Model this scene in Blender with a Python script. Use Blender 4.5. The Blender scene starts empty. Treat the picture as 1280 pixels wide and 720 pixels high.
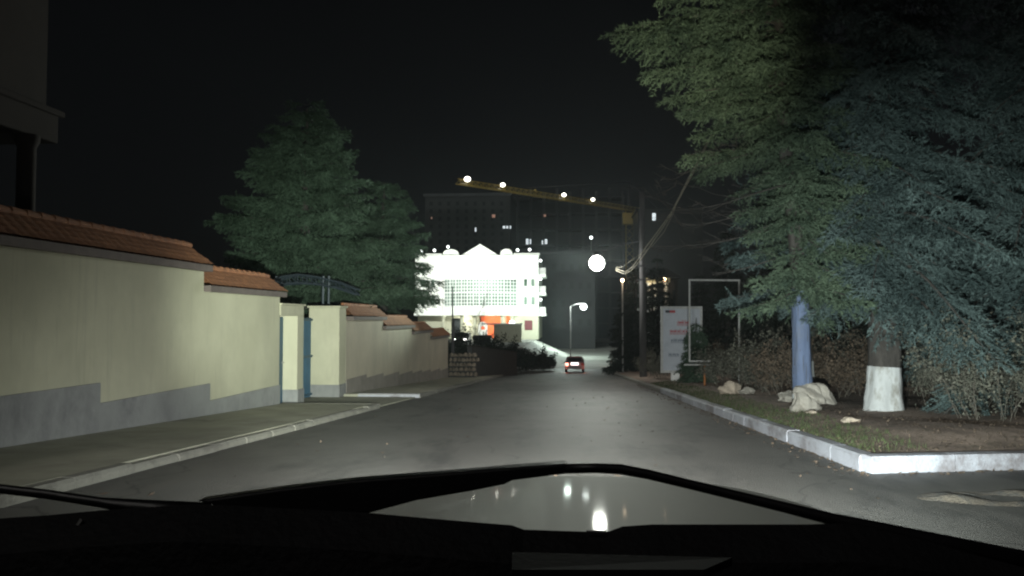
import bpy, math, random
import numpy as np
from math import radians as R, sin, cos, pi
random.seed(7)
SC = bpy.context.scene
COL = SC.collection
# ------------------------------------------------------------------ camera maths
F = 985.0; H = 1.3; S = 0.05
yaw = math.atan(74/F); pit = math.atan(38/F)
cp, sp = cos(pit), sin(pit); cy, sy = cos(yaw), sin(yaw)
FW = (-sy*cp, cy*cp, sp); RT = (cy, sy, 0.0); UP = (sy*sp, -cy*sp, cp)
def ray(px, py):
    a = (px-640)/F; b = (360-py)/F
    return [FW[i]+a*RT[i]+b*UP[i] for i in range(3)]
def G(px, py):
    r = ray(px, py); t = -H/(r[2]+S*r[1]); return (t*r[0], t*r[1], H+t*r[2])
def at(px, py, Y):
    r = ray(px, py); t = Y/r[1]; return (t*r[0], Y, H+t*r[2])
def atX(px, py, X):
    r = ray(px, py); t = X/r[0]; return (X, t*r[1], H+t*r[2])
def atD(px, py, D):
    r = ray(px, py); return (D*r[0], D*r[1], H+D*r[2])
def gz(y):
    P = [(-60, 3.0), (0, 0), (72, -3.6), (84, -4.05), (100, -4.3), (118, -4.2), (150, -3.5), (900, -3.5)]
    if y <= -60: return 3.0
    for (a, za), (b, zb) in zip(P, P[1:]):
        if a <= y <= b: return za+(zb-za)*(y-a)/(b-a)
    return -3.5
# ------------------------------------------------------------------ helpers
ORG = {}
def tag(o, label=None, cat=None, group=None, kind=None):
    if label: o['label'] = label
    if cat: o['category'] = cat
    if group: o['group'] = group
    if kind: o['kind'] = kind
    return o
def thing(name, label, cat, loc=(0, 0, 0), group=None, rz=0):
    o = bpy.data.objects.new(name, None); COL.objects.link(o)
    o.location = loc; o.rotation_euler = (0, 0, rz); o.empty_display_size = .2
    ORG[o] = tuple(loc)
    return tag(o, label, cat, group)
class MB:
    def __init__(s): s.v = []; s.f = []; s.sm = False
    def add(s, vs, fs):
        n = len(s.v); s.v += [tuple(v) for v in vs]; s.f += [tuple(i+n for i in f) for f in fs]; return s
    def box(s, x0, y0, z0, x1, y1, z1):
        v = [(x0,y0,z0),(x1,y0,z0),(x1,y1,z0),(x0,y1,z0),(x0,y0,z1),(x1,y0,z1),(x1,y1,z1),(x0,y1,z1)]
        return s.add(v, [(0,3,2,1),(4,5,6,7),(0,1,5,4),(1,2,6,5),(2,3,7,6),(3,0,4,7)])
    def hexa(s, a, b):
        n = len(a)
        return s.add(list(a)+list(b), [tuple(range(n))[::-1], tuple(range(n, 2*n))]+[(i, (i+1)%n, n+(i+1)%n, n+i) for i in range(n)])
    def tube(s, pts, rad, n=8, caps=True):
        pts = [np.array(p, float) for p in pts]; m = len(pts)
        rs = rad if isinstance(rad, (list, tuple)) else [rad]*m
        base = len(s.v); up = np.array((0, 0, 1.))
        prev = None
        for i, p in enumerate(pts):
            d = pts[min(i+1, m-1)]-pts[max(i-1, 0)]; d = d/(np.linalg.norm(d)+1e-9)
            if prev is None:
                a = np.cross(d, up)
                if np.linalg.norm(a) < .05: a = np.cross(d, (1., 0, 0))
            else: a = prev-d*np.dot(prev, d)
            a = a/(np.linalg.norm(a)+1e-9); prev = a; b = np.cross(d, a)
            for k in range(n):
                t = 2*pi*k/n; s.v.append(tuple(p+rs[i]*(cos(t)*a+sin(t)*b)))
        for i in range(m-1):
            for k in range(n):
                s.f.append((base+i*n+k, base+i*n+(k+1)%n, base+(i+1)*n+(k+1)%n, base+(i+1)*n+k))
        if caps:
            s.f.append(tuple(base+k for k in range(n))[::-1]); s.f.append(tuple(base+(m-1)*n+k for k in range(n)))
        return s
    def ball(s, c, r, seg=14, rings=8, sz=1.0):
        pr = [(r*sin(pi*i/rings), -r*sz*cos(pi*i/rings)) for i in range(rings+1)]
        return s.lathe(c, pr, seg)
    def lathe(s, c, prof, n=16):
        base = len(s.v)
        for r_, z_ in prof:
            for k in range(n):
                t = 2*pi*k/n; s.v.append((c[0]+max(r_, 1e-4)*cos(t), c[1]+max(r_, 1e-4)*sin(t), c[2]+z_))
        for i in range(len(prof)-1):
            for k in range(n):
                s.f.append((base+i*n+k, base+i*n+(k+1)%n, base+(i+1)*n+(k+1)%n, base+(i+1)*n+k))
        return s
    def sheet(s, fn, nu, nv):
        base = len(s.v)
        for j in range(nv+1):
            for i in range(nu+1): s.v.append(tuple(fn(i/nu, j/nv)))
        for j in range(nv):
            for i in range(nu):
                a = base+j*(nu+1)+i; s.f.append((a, a+1, a+nu+2, a+nu+1))
        return s
    def wheel(s, c, r, w, n=20, ax='x'):
        base = []
        for sx in (-w/2, w/2):
            base.append([(c[0]+sx, c[1]+r*cos(2*pi*k/n), c[2]+r*sin(2*pi*k/n)) for k in range(n)])
        return s.hexa(base[0], base[1])
    def build(s, name, mat, parent=None, smooth=False, bevel=0, kind=None, label=None):
        if parent is not None: o0 = ORG[parent]
        else:
            A = np.array(s.v); o0 = ((A[:,0].min()+A[:,0].max())/2, (A[:,1].min()+A[:,1].max())/2, A[:,2].min())
            if kind == 'structure': o0 = (0, 0, 0)
        me = bpy.data.meshes.new(name)
        me.from_pydata([(x-o0[0], y-o0[1], z-o0[2]) for x, y, z in s.v], [], s.f)
        me.materials.append(mat)
        if smooth: me.polygons.foreach_set('use_smooth', [True]*len(me.polygons))
        me.update()
        o = bpy.data.objects.new(name, me); COL.objects.link(o)
        if parent is not None: o.parent = parent
        else: o.location = o0
        ORG[o] = o0
        if bevel:
            b = o.modifiers.new('b', 'BEVEL'); b.width = bevel; b.segments = 2; b.limit_method = 'ANGLE'
        if kind: o['kind'] = kind
        if label: o['label'] = label
        return o
def tri_obj(name, V, mat, parent):
    """V: (N,3,3) triangles in world space"""
    o0 = ORG[parent] if parent is not None else tuple(V.reshape(-1, 3).min(0))
    V = V.reshape(-1, 3)-np.array(o0); n = len(V)
    me = bpy.data.meshes.new(name)
    me.vertices.add(n); me.vertices.foreach_set('co', V.astype(np.float32).ravel())
    me.loops.add(n); me.loops.foreach_set('vertex_index', np.arange(n, dtype=np.int32))
    me.polygons.add(n//3); me.polygons.foreach_set('loop_start', np.arange(0, n, 3, dtype=np.int32))
    me.update(calc_edges=True); me.materials.append(mat)
    o = bpy.data.objects.new(name, me); COL.objects.link(o)
    if parent is not None: o.parent = parent
    else: o.location = o0
    ORG[o] = o0
    return o
def copy_tree(root, loc, rz, sc, label):
    def cp_(o, par):
        c = o.copy(); COL.objects.link(c)
        if par is not None: c.parent = par
        for ch in o.children: cp_(ch, c)
        return c
    r = cp_(root, None); r.location = loc; r.rotation_euler = (0, 0, rz); r.scale = (sc, sc, sc*random.uniform(.95, 1.1)); r['label'] = label
    return r
# ------------------------------------------------------------------ materials
def mat(name, col, rough=.7, metal=0, var=.15, scale=3.0, bump=0., bscale=30., col2=None, mix=None, spec=.5, stretch=None, emit=None, es=0, detail=6):
    m = bpy.data.materials.new(name); m.use_nodes = True; nt = m.node_tree; N = nt.nodes; L = nt.links
    b = N['Principled BSDF']; b.inputs['Roughness'].default_value = rough; b.inputs['Metallic'].default_value = metal
    b.inputs['Specular IOR Level'].default_value = spec
    tc = N.new('ShaderNodeTexCoord'); mp = N.new('ShaderNodeMapping'); L.new(tc.outputs['Object'], mp.inputs[0])
    if stretch: mp.inputs['Scale'].default_value = stretch
    nz = N.new('ShaderNodeTexNoise'); nz.inputs['Scale'].default_value = scale; nz.inputs['Detail'].default_value = detail
    nz.inputs['Roughness'].default_value = .65
    L.new(mp.outputs[0], nz.inputs['Vector'])
    cr = N.new('ShaderNodeValToRGB'); L.new(nz.outputs['Fac'], cr.inputs[0])
    c1 = [max(0, c*(1-var)) for c in col]; c2 = [min(1, c*(1+var)) for c in col] if col2 is None else list(col2)
    cr.color_ramp.elements[0].position = .35 if mix is None else mix[0]; cr.color_ramp.elements[1].position = .65 if mix is None else mix[1]
    cr.color_ramp.elements[0].color = (*c1, 1); cr.color_ramp.elements[1].color = (*c2, 1)
    L.new(cr.outputs[0], b.inputs['Base Color'])
    if bump:
        n2 = N.new('ShaderNodeTexNoise'); n2.inputs['Scale'].default_value = bscale; n2.inputs['Detail'].default_value = 8
        L.new(mp.outputs[0], n2.inputs['Vector'])
        bp = N.new('ShaderNodeBump'); bp.inputs['Strength'].default_value = bump; bp.inputs['Distance'].default_value = .02
        L.new(n2.outputs['Fac'], bp.inputs['Height']); L.new(bp.outputs[0], b.inputs['Normal'])
    if emit:
        b.inputs['Emission Color'].default_value = (*emit, 1); b.inputs['Emission Strength'].default_value = es
    return m
def overlay(m, col, scale, lo, hi, stretch=None, fac=1.0, vor=False):
    """mix a second worn colour over the first where a second noise is high"""
    nt = m.node_tree; N = nt.nodes; L = nt.links; b = N['Principled BSDF']
    src = b.inputs['Base Color'].links[0].from_socket
    tc = N.new('ShaderNodeTexCoord'); mp = N.new('ShaderNodeMapping'); L.new(tc.outputs['Object'], mp.inputs[0])
    if stretch: mp.inputs['Scale'].default_value = stretch
    if vor:
        nz = N.new('ShaderNodeTexVoronoi'); nz.feature = 'DISTANCE_TO_EDGE'; nz.inputs['Scale'].default_value = scale
        wn = N.new('ShaderNodeTexNoise'); wn.inputs['Scale'].default_value = scale*2.5; wn.inputs['Detail'].default_value = 5
        L.new(mp.outputs[0], wn.inputs['Vector'])
        va = N.new('ShaderNodeVectorMath'); va.operation = 'MULTIPLY_ADD'; L.new(wn.outputs['Color'], va.inputs[0]); va.inputs[1].default_value = (.5/scale,)*3
        L.new(mp.outputs[0], va.inputs[2]); L.new(va.outputs[0], nz.inputs['Vector']); out = nz.outputs['Distance']
    else:
        nz = N.new('ShaderNodeTexNoise'); nz.inputs['Scale'].default_value = scale; nz.inputs['Detail'].default_value = 7; nz.inputs['Roughness'].default_value = .7
        L.new(mp.outputs[0], nz.inputs['Vector']); out = nz.outputs['Fac']
    mr = N.new('ShaderNodeMapRange'); mr.inputs[1].default_value = lo; mr.inputs[2].default_value = hi; mr.inputs[3].default_value = 0; mr.inputs[4].default_value = fac
    L.new(out, mr.inputs[0])
    mx = N.new('ShaderNodeMix'); mx.data_type = 'RGBA'; L.new(mr.outputs[0], mx.inputs[0]); L.new(src, mx.inputs[6]); mx.inputs[7].default_value = (*col, 1)
    L.new(mx.outputs[2], b.inputs['Base Color'])
    return m
M = {}
M['asphalt'] = mat('asphalt', (.105, .103, .095), .62, var=.16, scale=.45, bump=.6, bscale=60, spec=.4)
overlay(M['asphalt'], (.045, .046, .044), .8, .50, .64, (1.2, .35, 1), .9)
overlay(M['asphalt'], (.13, .125, .11), 1.3, .60, .72, (.9, .16, 1), .55)
overlay(M['asphalt'], (.14, .14, .13), 90, .60, .72, None, .5)
overlay(M['asphalt'], (.02, .02, .02), .23, .006, .001, None, .55, True)
M['plaza'] = mat('plaza', (.30, .30, .28), .8, var=.2, scale=.3, bump=.3, bscale=12)
M['walk'] = mat('pavement_concrete', (.34, .335, .26), .85, var=.16, scale=1.2, bump=.4, bscale=40)
overlay(M['walk'], (.12, .12, .095), 1.1, .55, .7, None, .6)
M['kerb'] = mat('painted_kerb', (.37, .385, .43), .75, var=.08, scale=4, bump=.5, bscale=35)
overlay(M['kerb'], (.16, .145, .15), 1.3, .50, .62, (1, .5, 1), .85)
overlay(M['kerb'], (.16, .14, .11), 11, .58, .72, None, .6)
M['kerb_old'] = mat('old_kerb', (.24, .235, .20), .85, var=.25, scale=3, bump=.5, bscale=35)
overlay(M['kerb_old'], (.11, .105, .09), 3.0, .42, .6, None, .8)
M['soil'] = mat('soil', (.25, .19, .15), .95, var=.35, scale=2.2, bump=.9, bscale=22)
overlay(M['soil'], (.36, .28, .23), 1.1, .52, .68, None, .7)
overlay(M['soil'], (.035, .045, .018), 2.3, .55, .68, None, .7)
M['earth'] = mat('earth', (.035, .034, .028), .95, var=.4, scale=.6, bump=.5, bscale=8)
M['plaster'] = mat('cream_plaster', (.49, .475, .345), .85, var=.05, scale=1.0, bump=.18, bscale=70, col2=(.53, .515, .38))
overlay(M['plaster'], (.40, .39, .29), .7, .48, .72, (1, 1, .5), .7)
overlay(M['plaster'], (.34, .325, .25), 2.2, .54, .74, (1, 2.6, .18), .55)
M['plaster2'] = mat('grey_beige_plaster', (.47, .42, .33), .85, var=.08, scale=.8, bump=.2, bscale=60)
overlay(M['plaster2'], (.34, .31, .25), 1.0, .5, .7, (1, 1, .5), .6)
M['plinth'] = mat('grey_plinth', (.27, .275, .27), .9, var=.12, scale=1.1, bump=.6, bscale=45)
overlay(M['plinth'], (.165, .165, .17), 1.4, .5, .68, (1, 1, .6), .75)
M['plinth2'] = mat('brown_grey_plinth', (.25, .225, .20), .9, var=.12, scale=1.1, bump=.6, bscale=45)
overlay(M['plinth2'], (.16, .145, .13), 1.4, .5, .68, None, .7)
M['tile'] = mat('clay_tile', (.34, .15, .07), .75, var=.22, scale=6, bump=.4, bscale=50)
overlay(M['tile'], (.20, .075, .04), 2.0, .5, .7, None, .6)
M['fascia'] = mat('fascia', (.13, .105, .095), .8, var=.15, scale=5, bump=.3)
M['bluegate'] = mat('blue_gate_paint', (.025, .085, .14), .5, var=.2, scale=2, bump=.1)
overlay(M['bluegate'], (.05, .05, .055), 5, .58, .7, (2, 2, .4), .6)
M['steelblue'] = mat('blue_grey_steel', (.03, .045, .055), .5, metal=.2, var=.2)
M['dark'] = mat('dark_opening', (.012, .012, .013), .6)
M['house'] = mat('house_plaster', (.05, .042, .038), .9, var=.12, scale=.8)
M['black'] = mat('black_rubber', (.006, .006, .007), .45, var=.2, bump=.1)
M['blackp'] = mat('black_plastic', (.007, .007, .008), .75, var=.3, scale=8, bump=.3, bscale=90, spec=.25)
M['dash'] = mat('dashboard_plastic', (.006, .006, .006), .9, var=.3, scale=8, bump=.05, bscale=120, spec=.1)
M['bonnet'] = mat('bonnet_paint', (.60, .62, .57), .72, metal=.5, var=.04, scale=1.2)
_b = M['bonnet'].node_tree.nodes['Principled BSDF']; _b.inputs['Coat Weight'].default_value = .03; _b.inputs['Coat Roughness'].default_value = .07
M['bark'] = mat('bark', (.055, .05, .045), .95, var=.35, scale=7, bump=1., bscale=18, stretch=(1, 1, .3))
M['lime'] = mat('whitewash', (.50, .52, .52), .9, var=.10, scale=6, bump=.8, bscale=20, stretch=(1, 1, .35))
overlay(M['lime'], (.20, .185, .15), 4, .50, .66, (1, 1, .5), .8)
M['bluepaint'] = mat('blue_tree_paint', (.095, .13, .215), .8, var=.12, scale=5, bump=.5, bscale=22, stretch=(1, 1, .35))
overlay(M['bluepaint'], (.13, .145, .18), 4, .5, .68, (1, 1, .3), .7)
M['needle'] = mat('blue_green_needles', (.045, .070, .070), .7, var=.35, scale=1.1, spec=.08, col2=(.115, .160, .155))
M['needle2'] = mat('green_needles', (.055, .085, .062), .7, var=.3, scale=1.3, spec=.08, col2=(.12, .165, .11))
M['needle3'] = mat('dark_needles', (.040, .068, .042), .7, var=.35, scale=1.0, spec=.08, col2=(.10, .155, .105))
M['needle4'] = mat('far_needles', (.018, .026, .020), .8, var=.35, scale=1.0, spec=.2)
M['twig'] = mat('dry_twig', (.15, .135, .11), .9, var=.3, scale=6)
M['dryleaf'] = mat('dry_leaves', (.075, .055, .038), .9, var=.45, scale=9, col2=(.155, .115, .08))
M['shrubleaf'] = mat('shrub_leaves', (.075, .08, .06), .85, var=.3, scale=4, col2=(.16, .16, .125))
M['grass'] = mat('grass', (.045, .065, .02), .85, var=.35, scale=5)
M['rock'] = mat('rock', (.40, .34, .27), .9, var=.2, scale=5, bump=.8, bscale=14)
M['concrete'] = mat('concrete', (.33, .31, .27), .9, var=.2, scale=4, bump=.7, bscale=16)
overlay(M['concrete'], (.16, .14, .11), 4, .52, .68, None, .7)
M['polecon'] = mat('pole_concrete', (.10, .10, .103), .9, var=.15, scale=4, bump=.4, bscale=20, stretch=(1, 1, .3))
M['metal'] = mat('grey_metal', (.36, .36, .35), .55, metal=.3, var=.15, scale=6)
M['metaldk'] = mat('dark_metal', (.06, .06, .065), .5, metal=.3, var=.2)
M['galv'] = mat('white_frame_paint', (.50, .51, .50), .6, var=.15, scale=12)
overlay(M['galv'], (.22, .15, .10), 14, .60, .7, None, .7)
M['orange'] = mat('rusty_orange_paint', (.42, .17, .06), .75, var=.25, scale=14)
M['board'] = mat('sign_board', (.50, .54, .60), .6, var=.05, scale=2)
overlay(M['board'], (.36, .40, .46), 2.2, .5, .66, None, .5)
M['white'] = mat('white_paint', (.78, .79, .77), .7, var=.05)
M['redink'] = mat('red_print', (.42, .06, .07), .6, var=.15, scale=30)
M['blackink'] = mat('black_print', (.03, .03, .04), .6, var=.15, scale=30)
M['greyink'] = mat('grey_print', (.14, .17, .22), .6, var=.3, scale=30)
M['rust'] = mat('fin', (.3, .3, .3), .6)
def emis(name, col, s): return mat(name, (.8, .8, .8), .5, var=.02, emit=col, es=s)
M['lampwhite'] = emis('lamp_white', (1, .98, .93), 22)
M['lampcrane'] = emis('lamp_crane', (1, .97, .85), 6)
M['lampcool'] = emis('lamp_cool', (.93, 1, .98), 5)
M['lampwarm'] = emis('lamp_warm', (1, .66, .36), 12)
M['winwhite'] = emis('window_lit_white', (.85, .95, 1), .9)
M['winwarm'] = emis('window_lit_warm', (1, .42, .25), .22)
M['tail'] = emis('tail_lamp', (1, .30, .22), 5)
M['plate'] = emis('plate_glow', (1, .95, .93), 2.6)  # emission stands in for the light falling on the number plate
M['head'] = emis('head_lamp', (1, .98, .93), 9)
M['craney'] = mat('crane_yellow', (.20, .145, .03), .5, var=.1)
M['facade'] = mat('white_facade', (.80, .82, .77), .8, var=.04, scale=.5)
M['facade_low'] = mat('cream_ground_floor', (.42, .42, .32), .8, var=.06, scale=1)
M['orangewall'] = mat('orange_wall', (.75, .13, .035), .7, var=.08, scale=1)
M['greenglass'] = mat('green_glass', (.05, .09, .065), .7, var=.25, scale=.18, col2=(.26, .34, .29), spec=.1)
M['maroon'] = mat('maroon_board', (.13, .035, .04), .7, var=.15)
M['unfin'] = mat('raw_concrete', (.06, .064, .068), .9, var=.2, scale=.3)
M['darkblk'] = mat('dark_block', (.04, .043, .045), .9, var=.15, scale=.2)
M['glassdk'] = mat('dark_glass', (.015, .018, .02), .45, var=.1, spec=.2)
M['carred'] = mat('car_paint_maroon', (.15, .12, .12), .35, metal=.4, var=.05)
M['cardark'] = mat('car_paint_dark', (.02, .022, .024), .35, metal=.2, var=.05)
M['silverpaint'] = mat('car_roof_reflective', (.5, .5, .5), .3, metal=.5, var=.05)
M['stonew'] = mat('stone_rubble', (.24, .20, .155), .95, var=.3, scale=3, bump=.8, bscale=14)
M['fence'] = mat('dark_fence', (.05, .05, .05), .8, var=.2)
M['cable'] = mat('cable_sheath', (.25, .24, .18), .45, var=.1)
M['statue'] = mat('white_stone', (.8, .8, .76), .7, var=.06)

# ------------------------------------------------------------------ ground, road, pavements
ys = [-30, -10, 0, 10, 20, 30, 40, 50, 60, 72, 78, 84, 92, 100, 109, 118, 134, 150, 250, 420, 800]
def strip(fx0, fx1, ylist, dz, name, m, nx=2):
    b = MB()
    def fn(u, v):
        y = ylist[int(round(v*(len(ylist)-1)))]; return (fx0(y)+(fx1(y)-fx0(y))*u, y, gz(y)+dz)
    b.sheet(fn, nx, len(ylist)-1)
    return b.build(name, m, kind='structure')
strip(lambda y: -500, lambda y: 500, ys, 0, 'ground', M['earth'], 8)
KX = 3.32; LX = -4.85; WX = -7.4
strip(lambda y: LX-.1, lambda y: KX+.1, [-12+4*i for i in range(25)], .006, 'road', M['asphalt'])
# side street to the right, ending at the angled kerb
CK = [(KX, 95.), (KX, 60.), (KX, 30.), (KX, 14.), (KX, 9.47), (5.43, 10.02), (9., 11.0), (16., 13.2), (30., 18.)]
b = MB(); b.sheet(lambda u, v: (KX+.1+u*26, -12+v*(21.5+u*8.2), gz(-12+v*(21.5+u*8.2))+.006), 10, 12); b.build('side_road', M['asphalt'], kind='structure')
strip(lambda y: -3.2, lambda y: 26+.2*(y-84), [84, 92, 100, 109, 118, 134, 150], .008, 'plaza', M['plaza'])
# pavement on the left with the dropped crossing in front of the gate
def box_sheet(name, x0, x1, y0, y1, h, m, n):
    b = MB()
    prof = [(x0, -.25), (x0, h), (x1, h), (x1, -.25)]
    for i in range(n):
        a, c = y0+(y1-y0)*i/n, y0+(y1-y0)*(i+1)/n
        b.hexa([(x, a, gz(a)+z) for x, z in prof], [(x, c, gz(c)+z) for x, z in prof])
    return b.build(name, m, kind='structure')
box_sheet('pavement', WX, LX-.16, -10, 19.8, .115, M['walk'], 1)
box_sheet('pavement', WX-.9, LX-.16, 19.8, 25.2, .03, M['walk'], 1)
box_sheet('pavement', WX, LX-.16, 25.2, 60, .11, M['walk'], 1)
# kerbs
def kerb(name, pts, w, h, m, side, seg=1.0, jit=.006):
    b = MB(); rng = random.Random(3)
    for (x0, y0), (x1, y1) in zip(pts, pts[1:]):
        L = math.hypot(x1-x0, y1-y0); n = max(1, int(L/seg)); dx, dy = (x1-x0)/L, (y1-y0)/L; nx_, ny_ = dy*side, -dx*side
        for i in range(n):
            t0 = i*L/n; t1 = (i+1)*L/n-.016; j = rng.uniform(-jit, jit); j2 = rng.uniform(-jit, jit)
            A = []; B = []
            for (o, z) in [(0, -.2), (0, h-.035), (.03, h), (w, h), (w, -.2)]:
                A.append((x0+dx*t0+nx_*(o+j), y0+dy*t0+ny_*(o+j), gz(y0+dy*t0)+z+(j2 if z > 0 else 0)))
                B.append((x0+dx*t1+nx_*(o+j), y0+dy*t1+ny_*(o+j), gz(y0+dy*t1)+z+(j2 if z > 0 else 0)))
            b.hexa(A, B)
    return b.build(name, m, kind='structure')
kerb('kerb', CK[::-1][:5], .2, .205, M['kerb'], -1, 1.0)
kerb('kerb', [(KX, 9.47), (KX, 30)], .2, .2, M['kerb'], 1, 1.0)
kerb('kerb', [(KX, 30), (KX, 82)], .2, .17, M['kerb_old'], 1, 1.0)
kerb('kerb', [(LX, -10), (LX, 19.8)], .16, .105, M['kerb_old'], -1, 1.0, .012)
kerb('kerb', [(LX, 25.2), (LX, 60)], .16, .115, M['kerb_old'], -1, 1.0, .012)
kerb('kerb', [(WX+.5, 25.2), (LX-.01, 25.19)], .12, .125, M['kerb'], -1, 1.2, .004)
kerb('kerb', [(WX, 19.8), (LX-.01, 19.79)], .12, .118, M['kerb_old'], -1, 1.2, .004)
# planted verge to the right, following the angled kerb
def hsh(x, y): return sin(x*1.7+y*.9)*.5+sin(x*.8-y*1.9+1.3)*.3+sin(x*4.1+y*3.3)*.2
def verge_z(x, y):
    e = min(1, max(0, (x-KX-.15)/1.2)); e2 = min(1, max(0, (y-9.6-(x-KX)*.27)/1.2))
    return gz(y)+.17+.13*e*e2+.05*hsh(x, y)*min(e, e2)
def vfn(u, v):
    x = KX+.18+u*u*60; y0 = 9.47+.18+(x-KX)*.268; y = y0+(v**1.6)*(84-y0)
    return (x, y, verge_z(x, y))
b = MB(); b.sheet(vfn, 60, 90); b.build('verge', M['soil'], smooth=True, kind='structure')

# ------------------------------------------------------------------ boundary wall left
def tiled_cap(y0, y1, zb, parent, thick=.4):
    """gabled clay-tile coping; ridge runs along the wall, hipped ends"""
    ze = zb+.07; xr = WX-.24; xe = WX+.17; xb = WX-thick-.17; zr = zb+.46
    b = MB(); n = int((y1-y0)/.035); rows = 14
    for (xa, sgn) in ((xe, 1), (xb, -1)):
        def fn(u, v):
            y = y0+(y1-y0)*u
            hip = min(1, max(0, (y1+.05-y)/.42))*min(1, max(0, (y-y0+.05)/.05))
            top = ze+(zr-ze)*hip; xt = xr*hip+xa*(1-hip) if hip < 1 else xr
            vv = v
            x = xa+(xr-xa)*vv; z = ze+(zr-ze)*vv
            z = min(z, ze+(zr-ze)*max(hip, .0)+.0)
            wav = .012*abs(sin(pi*(y-y0)/.21)); st = .014*(1-((v*4.5) % 1.0))
            return (x, y, z+wav+st)
        b.sheet(fn, n, rows)
    # ridge tiles
    k = y0+.05
    while k < y1-.5:
        b.tube([(xr, k, zr+.01), (xr, k+.33, zr+.0)], [.06, .052], 10); k += .3
    b.build('tiled_coping', M['tile'], parent)
    f = MB(); f.box(xb+.02, y0+.02, zb-.06, xe-.03, y1-.02, ze-.004); f.build('fascia', M['fascia'], parent)
def wall_block(parent, y0, y1, ztop, m='plaster', x=WX, t=.4, name='wall_panel'):
    b = MB(); b.box(x-t, y0, gz(y1)-.3, x, y1, ztop); b.build(name, M[m], parent)
w1 = thing('boundary_wall', 'long cream plastered wall with stepped orange tile coping and blue grey plinth, nearest on the left', 'wall', (WX-.2, 12, gz(12)))
z1 = atX(20, 304, WX)[2]; z2 = atX(300, 364.5, WX)[2]
Y1 = atX(255, 337, WX)[1]; Y2 = atX(350, 368, WX)[1]
wall_block(w1, -4, Y1, z1-.05); wall_block(w1, Y1, Y2, z2-.05)
tiled_cap(-4, Y1+.12, z1, w1); tiled_cap(Y1+.01, Y2+.15, z2, w1)
b = MB()
pl = [(-4, 7.7, 0.40), (7.7, 11.9, atX(60, 487, WX)[2]), (11.9, 15.68, atX(190, 492, WX)[2]), (15.68, Y2, atX(300, 492, WX)[2])]
for (a, c, z) in pl: b.box(WX-.005, a, gz(c)-.3, WX+.035, c-.002, z)
b.build('plinth', M['plinth'], w1)
# gate portal
PY0 = Y2; PY1 = atX(365, 450, WX)[1]+.35; PY2 = PY1+.5
gp = thing('gate_portal', 'cream plastered doorway in the wall with flat lintel and right hand pier', 'gateway', (WX-.3, PY0+.8, gz(PY0)))
zl = atX(365, 382, WX)[2]
b = MB(); b.box(WX-.5, PY0+.003, zl-.27, WX+.02, PY2, zl); b.build('lintel', M['plaster'], gp, bevel=.012)
b = MB(); b.box(WX-.5, PY1, gz(PY2)-.2, WX+.018, PY2-.003, zl-.272); b.build('pier', M['plaster'], gp, bevel=.01)
b = MB(); b.box(WX-.45, PY1-.01, gz(PY2)-.2, WX+.045, PY2+.01, gz(PY1)+.42); b.build('pier_base', M['plinth'], gp, bevel=.01)
b = MB(); b.box(WX-.56, PY0-.02, zl+.002, WX+.06, PY2+.05, zl+.05); b.build('coping', M['plaster'], gp, bevel=.01)
pg = thing('pedestrian_gate', 'narrow blue metal door recessed in the cream doorway', 'door', (WX-.4, PY0+.6, gz(PY0)))
b = MB(); b.box(WX-.42, PY0+.02, gz(PY0)-.05, WX-.37, PY1-.02, zl-.30)
for k in range(3): b.box(WX-.372, PY0+.12, gz(PY0)+.2+k*.75, WX-.355, PY1-.12, gz(PY0)+.8+k*.75)
b.build('door_leaf', M['bluegate'], pg, bevel=.006)
b = MB(); b.tube([(WX-.36, PY1-.15, gz(PY0)+1.1), (WX-.29, PY1-.15, gz(PY0)+1.1), (WX-.29, PY1-.30, gz(PY0)+1.1)], .014, 6); b.build('door_handle', M['metal'], pg)
# vehicle gate
GY1 = atX(427, 487, WX)[1]-.3
vg = thing('vehicle_gate', 'tall blue metal driveway gate set back between two cream piers', 'gate', (WX-.9, (PY2+GY1)/2, gz(23)))
GX = -8.32
zt = 1.32
for (a, c) in ((PY2+.02, (PY2+GY1)/2-.02), ((PY2+GY1)/2+.02, GY1-.02)):
    b = MB(); b.box(GX-.03, a, gz(c)-.02, GX+.0, c, zt)
    y = a+.1
    while y < c-.05:
        b.box(GX+.001, y, gz(c)+.05, GX+.028, y+.05, zt-.05); y += .14
    for zz in (gz(c)+.1, gz(c)+1.3, zt-.1): b.box(GX+.029, a, zz, GX+.06, c, zz+.07)
    b.build('gate_leaf', M['bluegate'], vg)
# second wall
w2 = thing('boundary_wall', 'grey beige plastered wall with four stepped clay tile copings running downhill past the gate', 'wall', (WX-.2, 36, gz(36)))
zp = atX(411, 384, WX)[2]
b = MB(); b.box(WX-1.0, GY1, gz(GY1)-.3, WX+.0, GY1+.75, zp); b.build('end_pier', M['plaster'], w2, bevel=.015)
b = MB(); b.box(WX-1.03, GY1-.03, gz(GY1)-.3, WX+.028, GY1+.72, gz(GY1)+.42); b.build('pier_base', M['plinth'], w2, bevel=.01)
b = MB(); b.box(WX-1.05, GY1-.05, zp+.002, WX+.05, GY1+.8, zp+.06); b.build('pier_cap', M['plaster'], w2, bevel=.01)
segs = [(479, 398), (515, 408), (538, 414), (560, 420)]
a = GY1+.753; k = 0
prevz = None
for (px, py) in segs:
    q = atX(px, py, WX)
    wall_block(w2, a, q[1], q[2]-.05, 'plaster2')
    tiled_cap(a+(.0 if k else .35), q[1]+.15, q[2], w2)
    b = MB(); n = 2
    for i in range(n):
        ya = a+(q[1]-a)*i/n; yb = a+(q[1]-a)*(i+1)/n
        b.box(WX-.005, ya, gz(yb)-.3, WX+.03, yb-.002, gz((ya+yb)/2)+.62)
    b.build('plinth', M['plinth2'], w2)
    a = q[1]+.003; k += 1
WE = a
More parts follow.
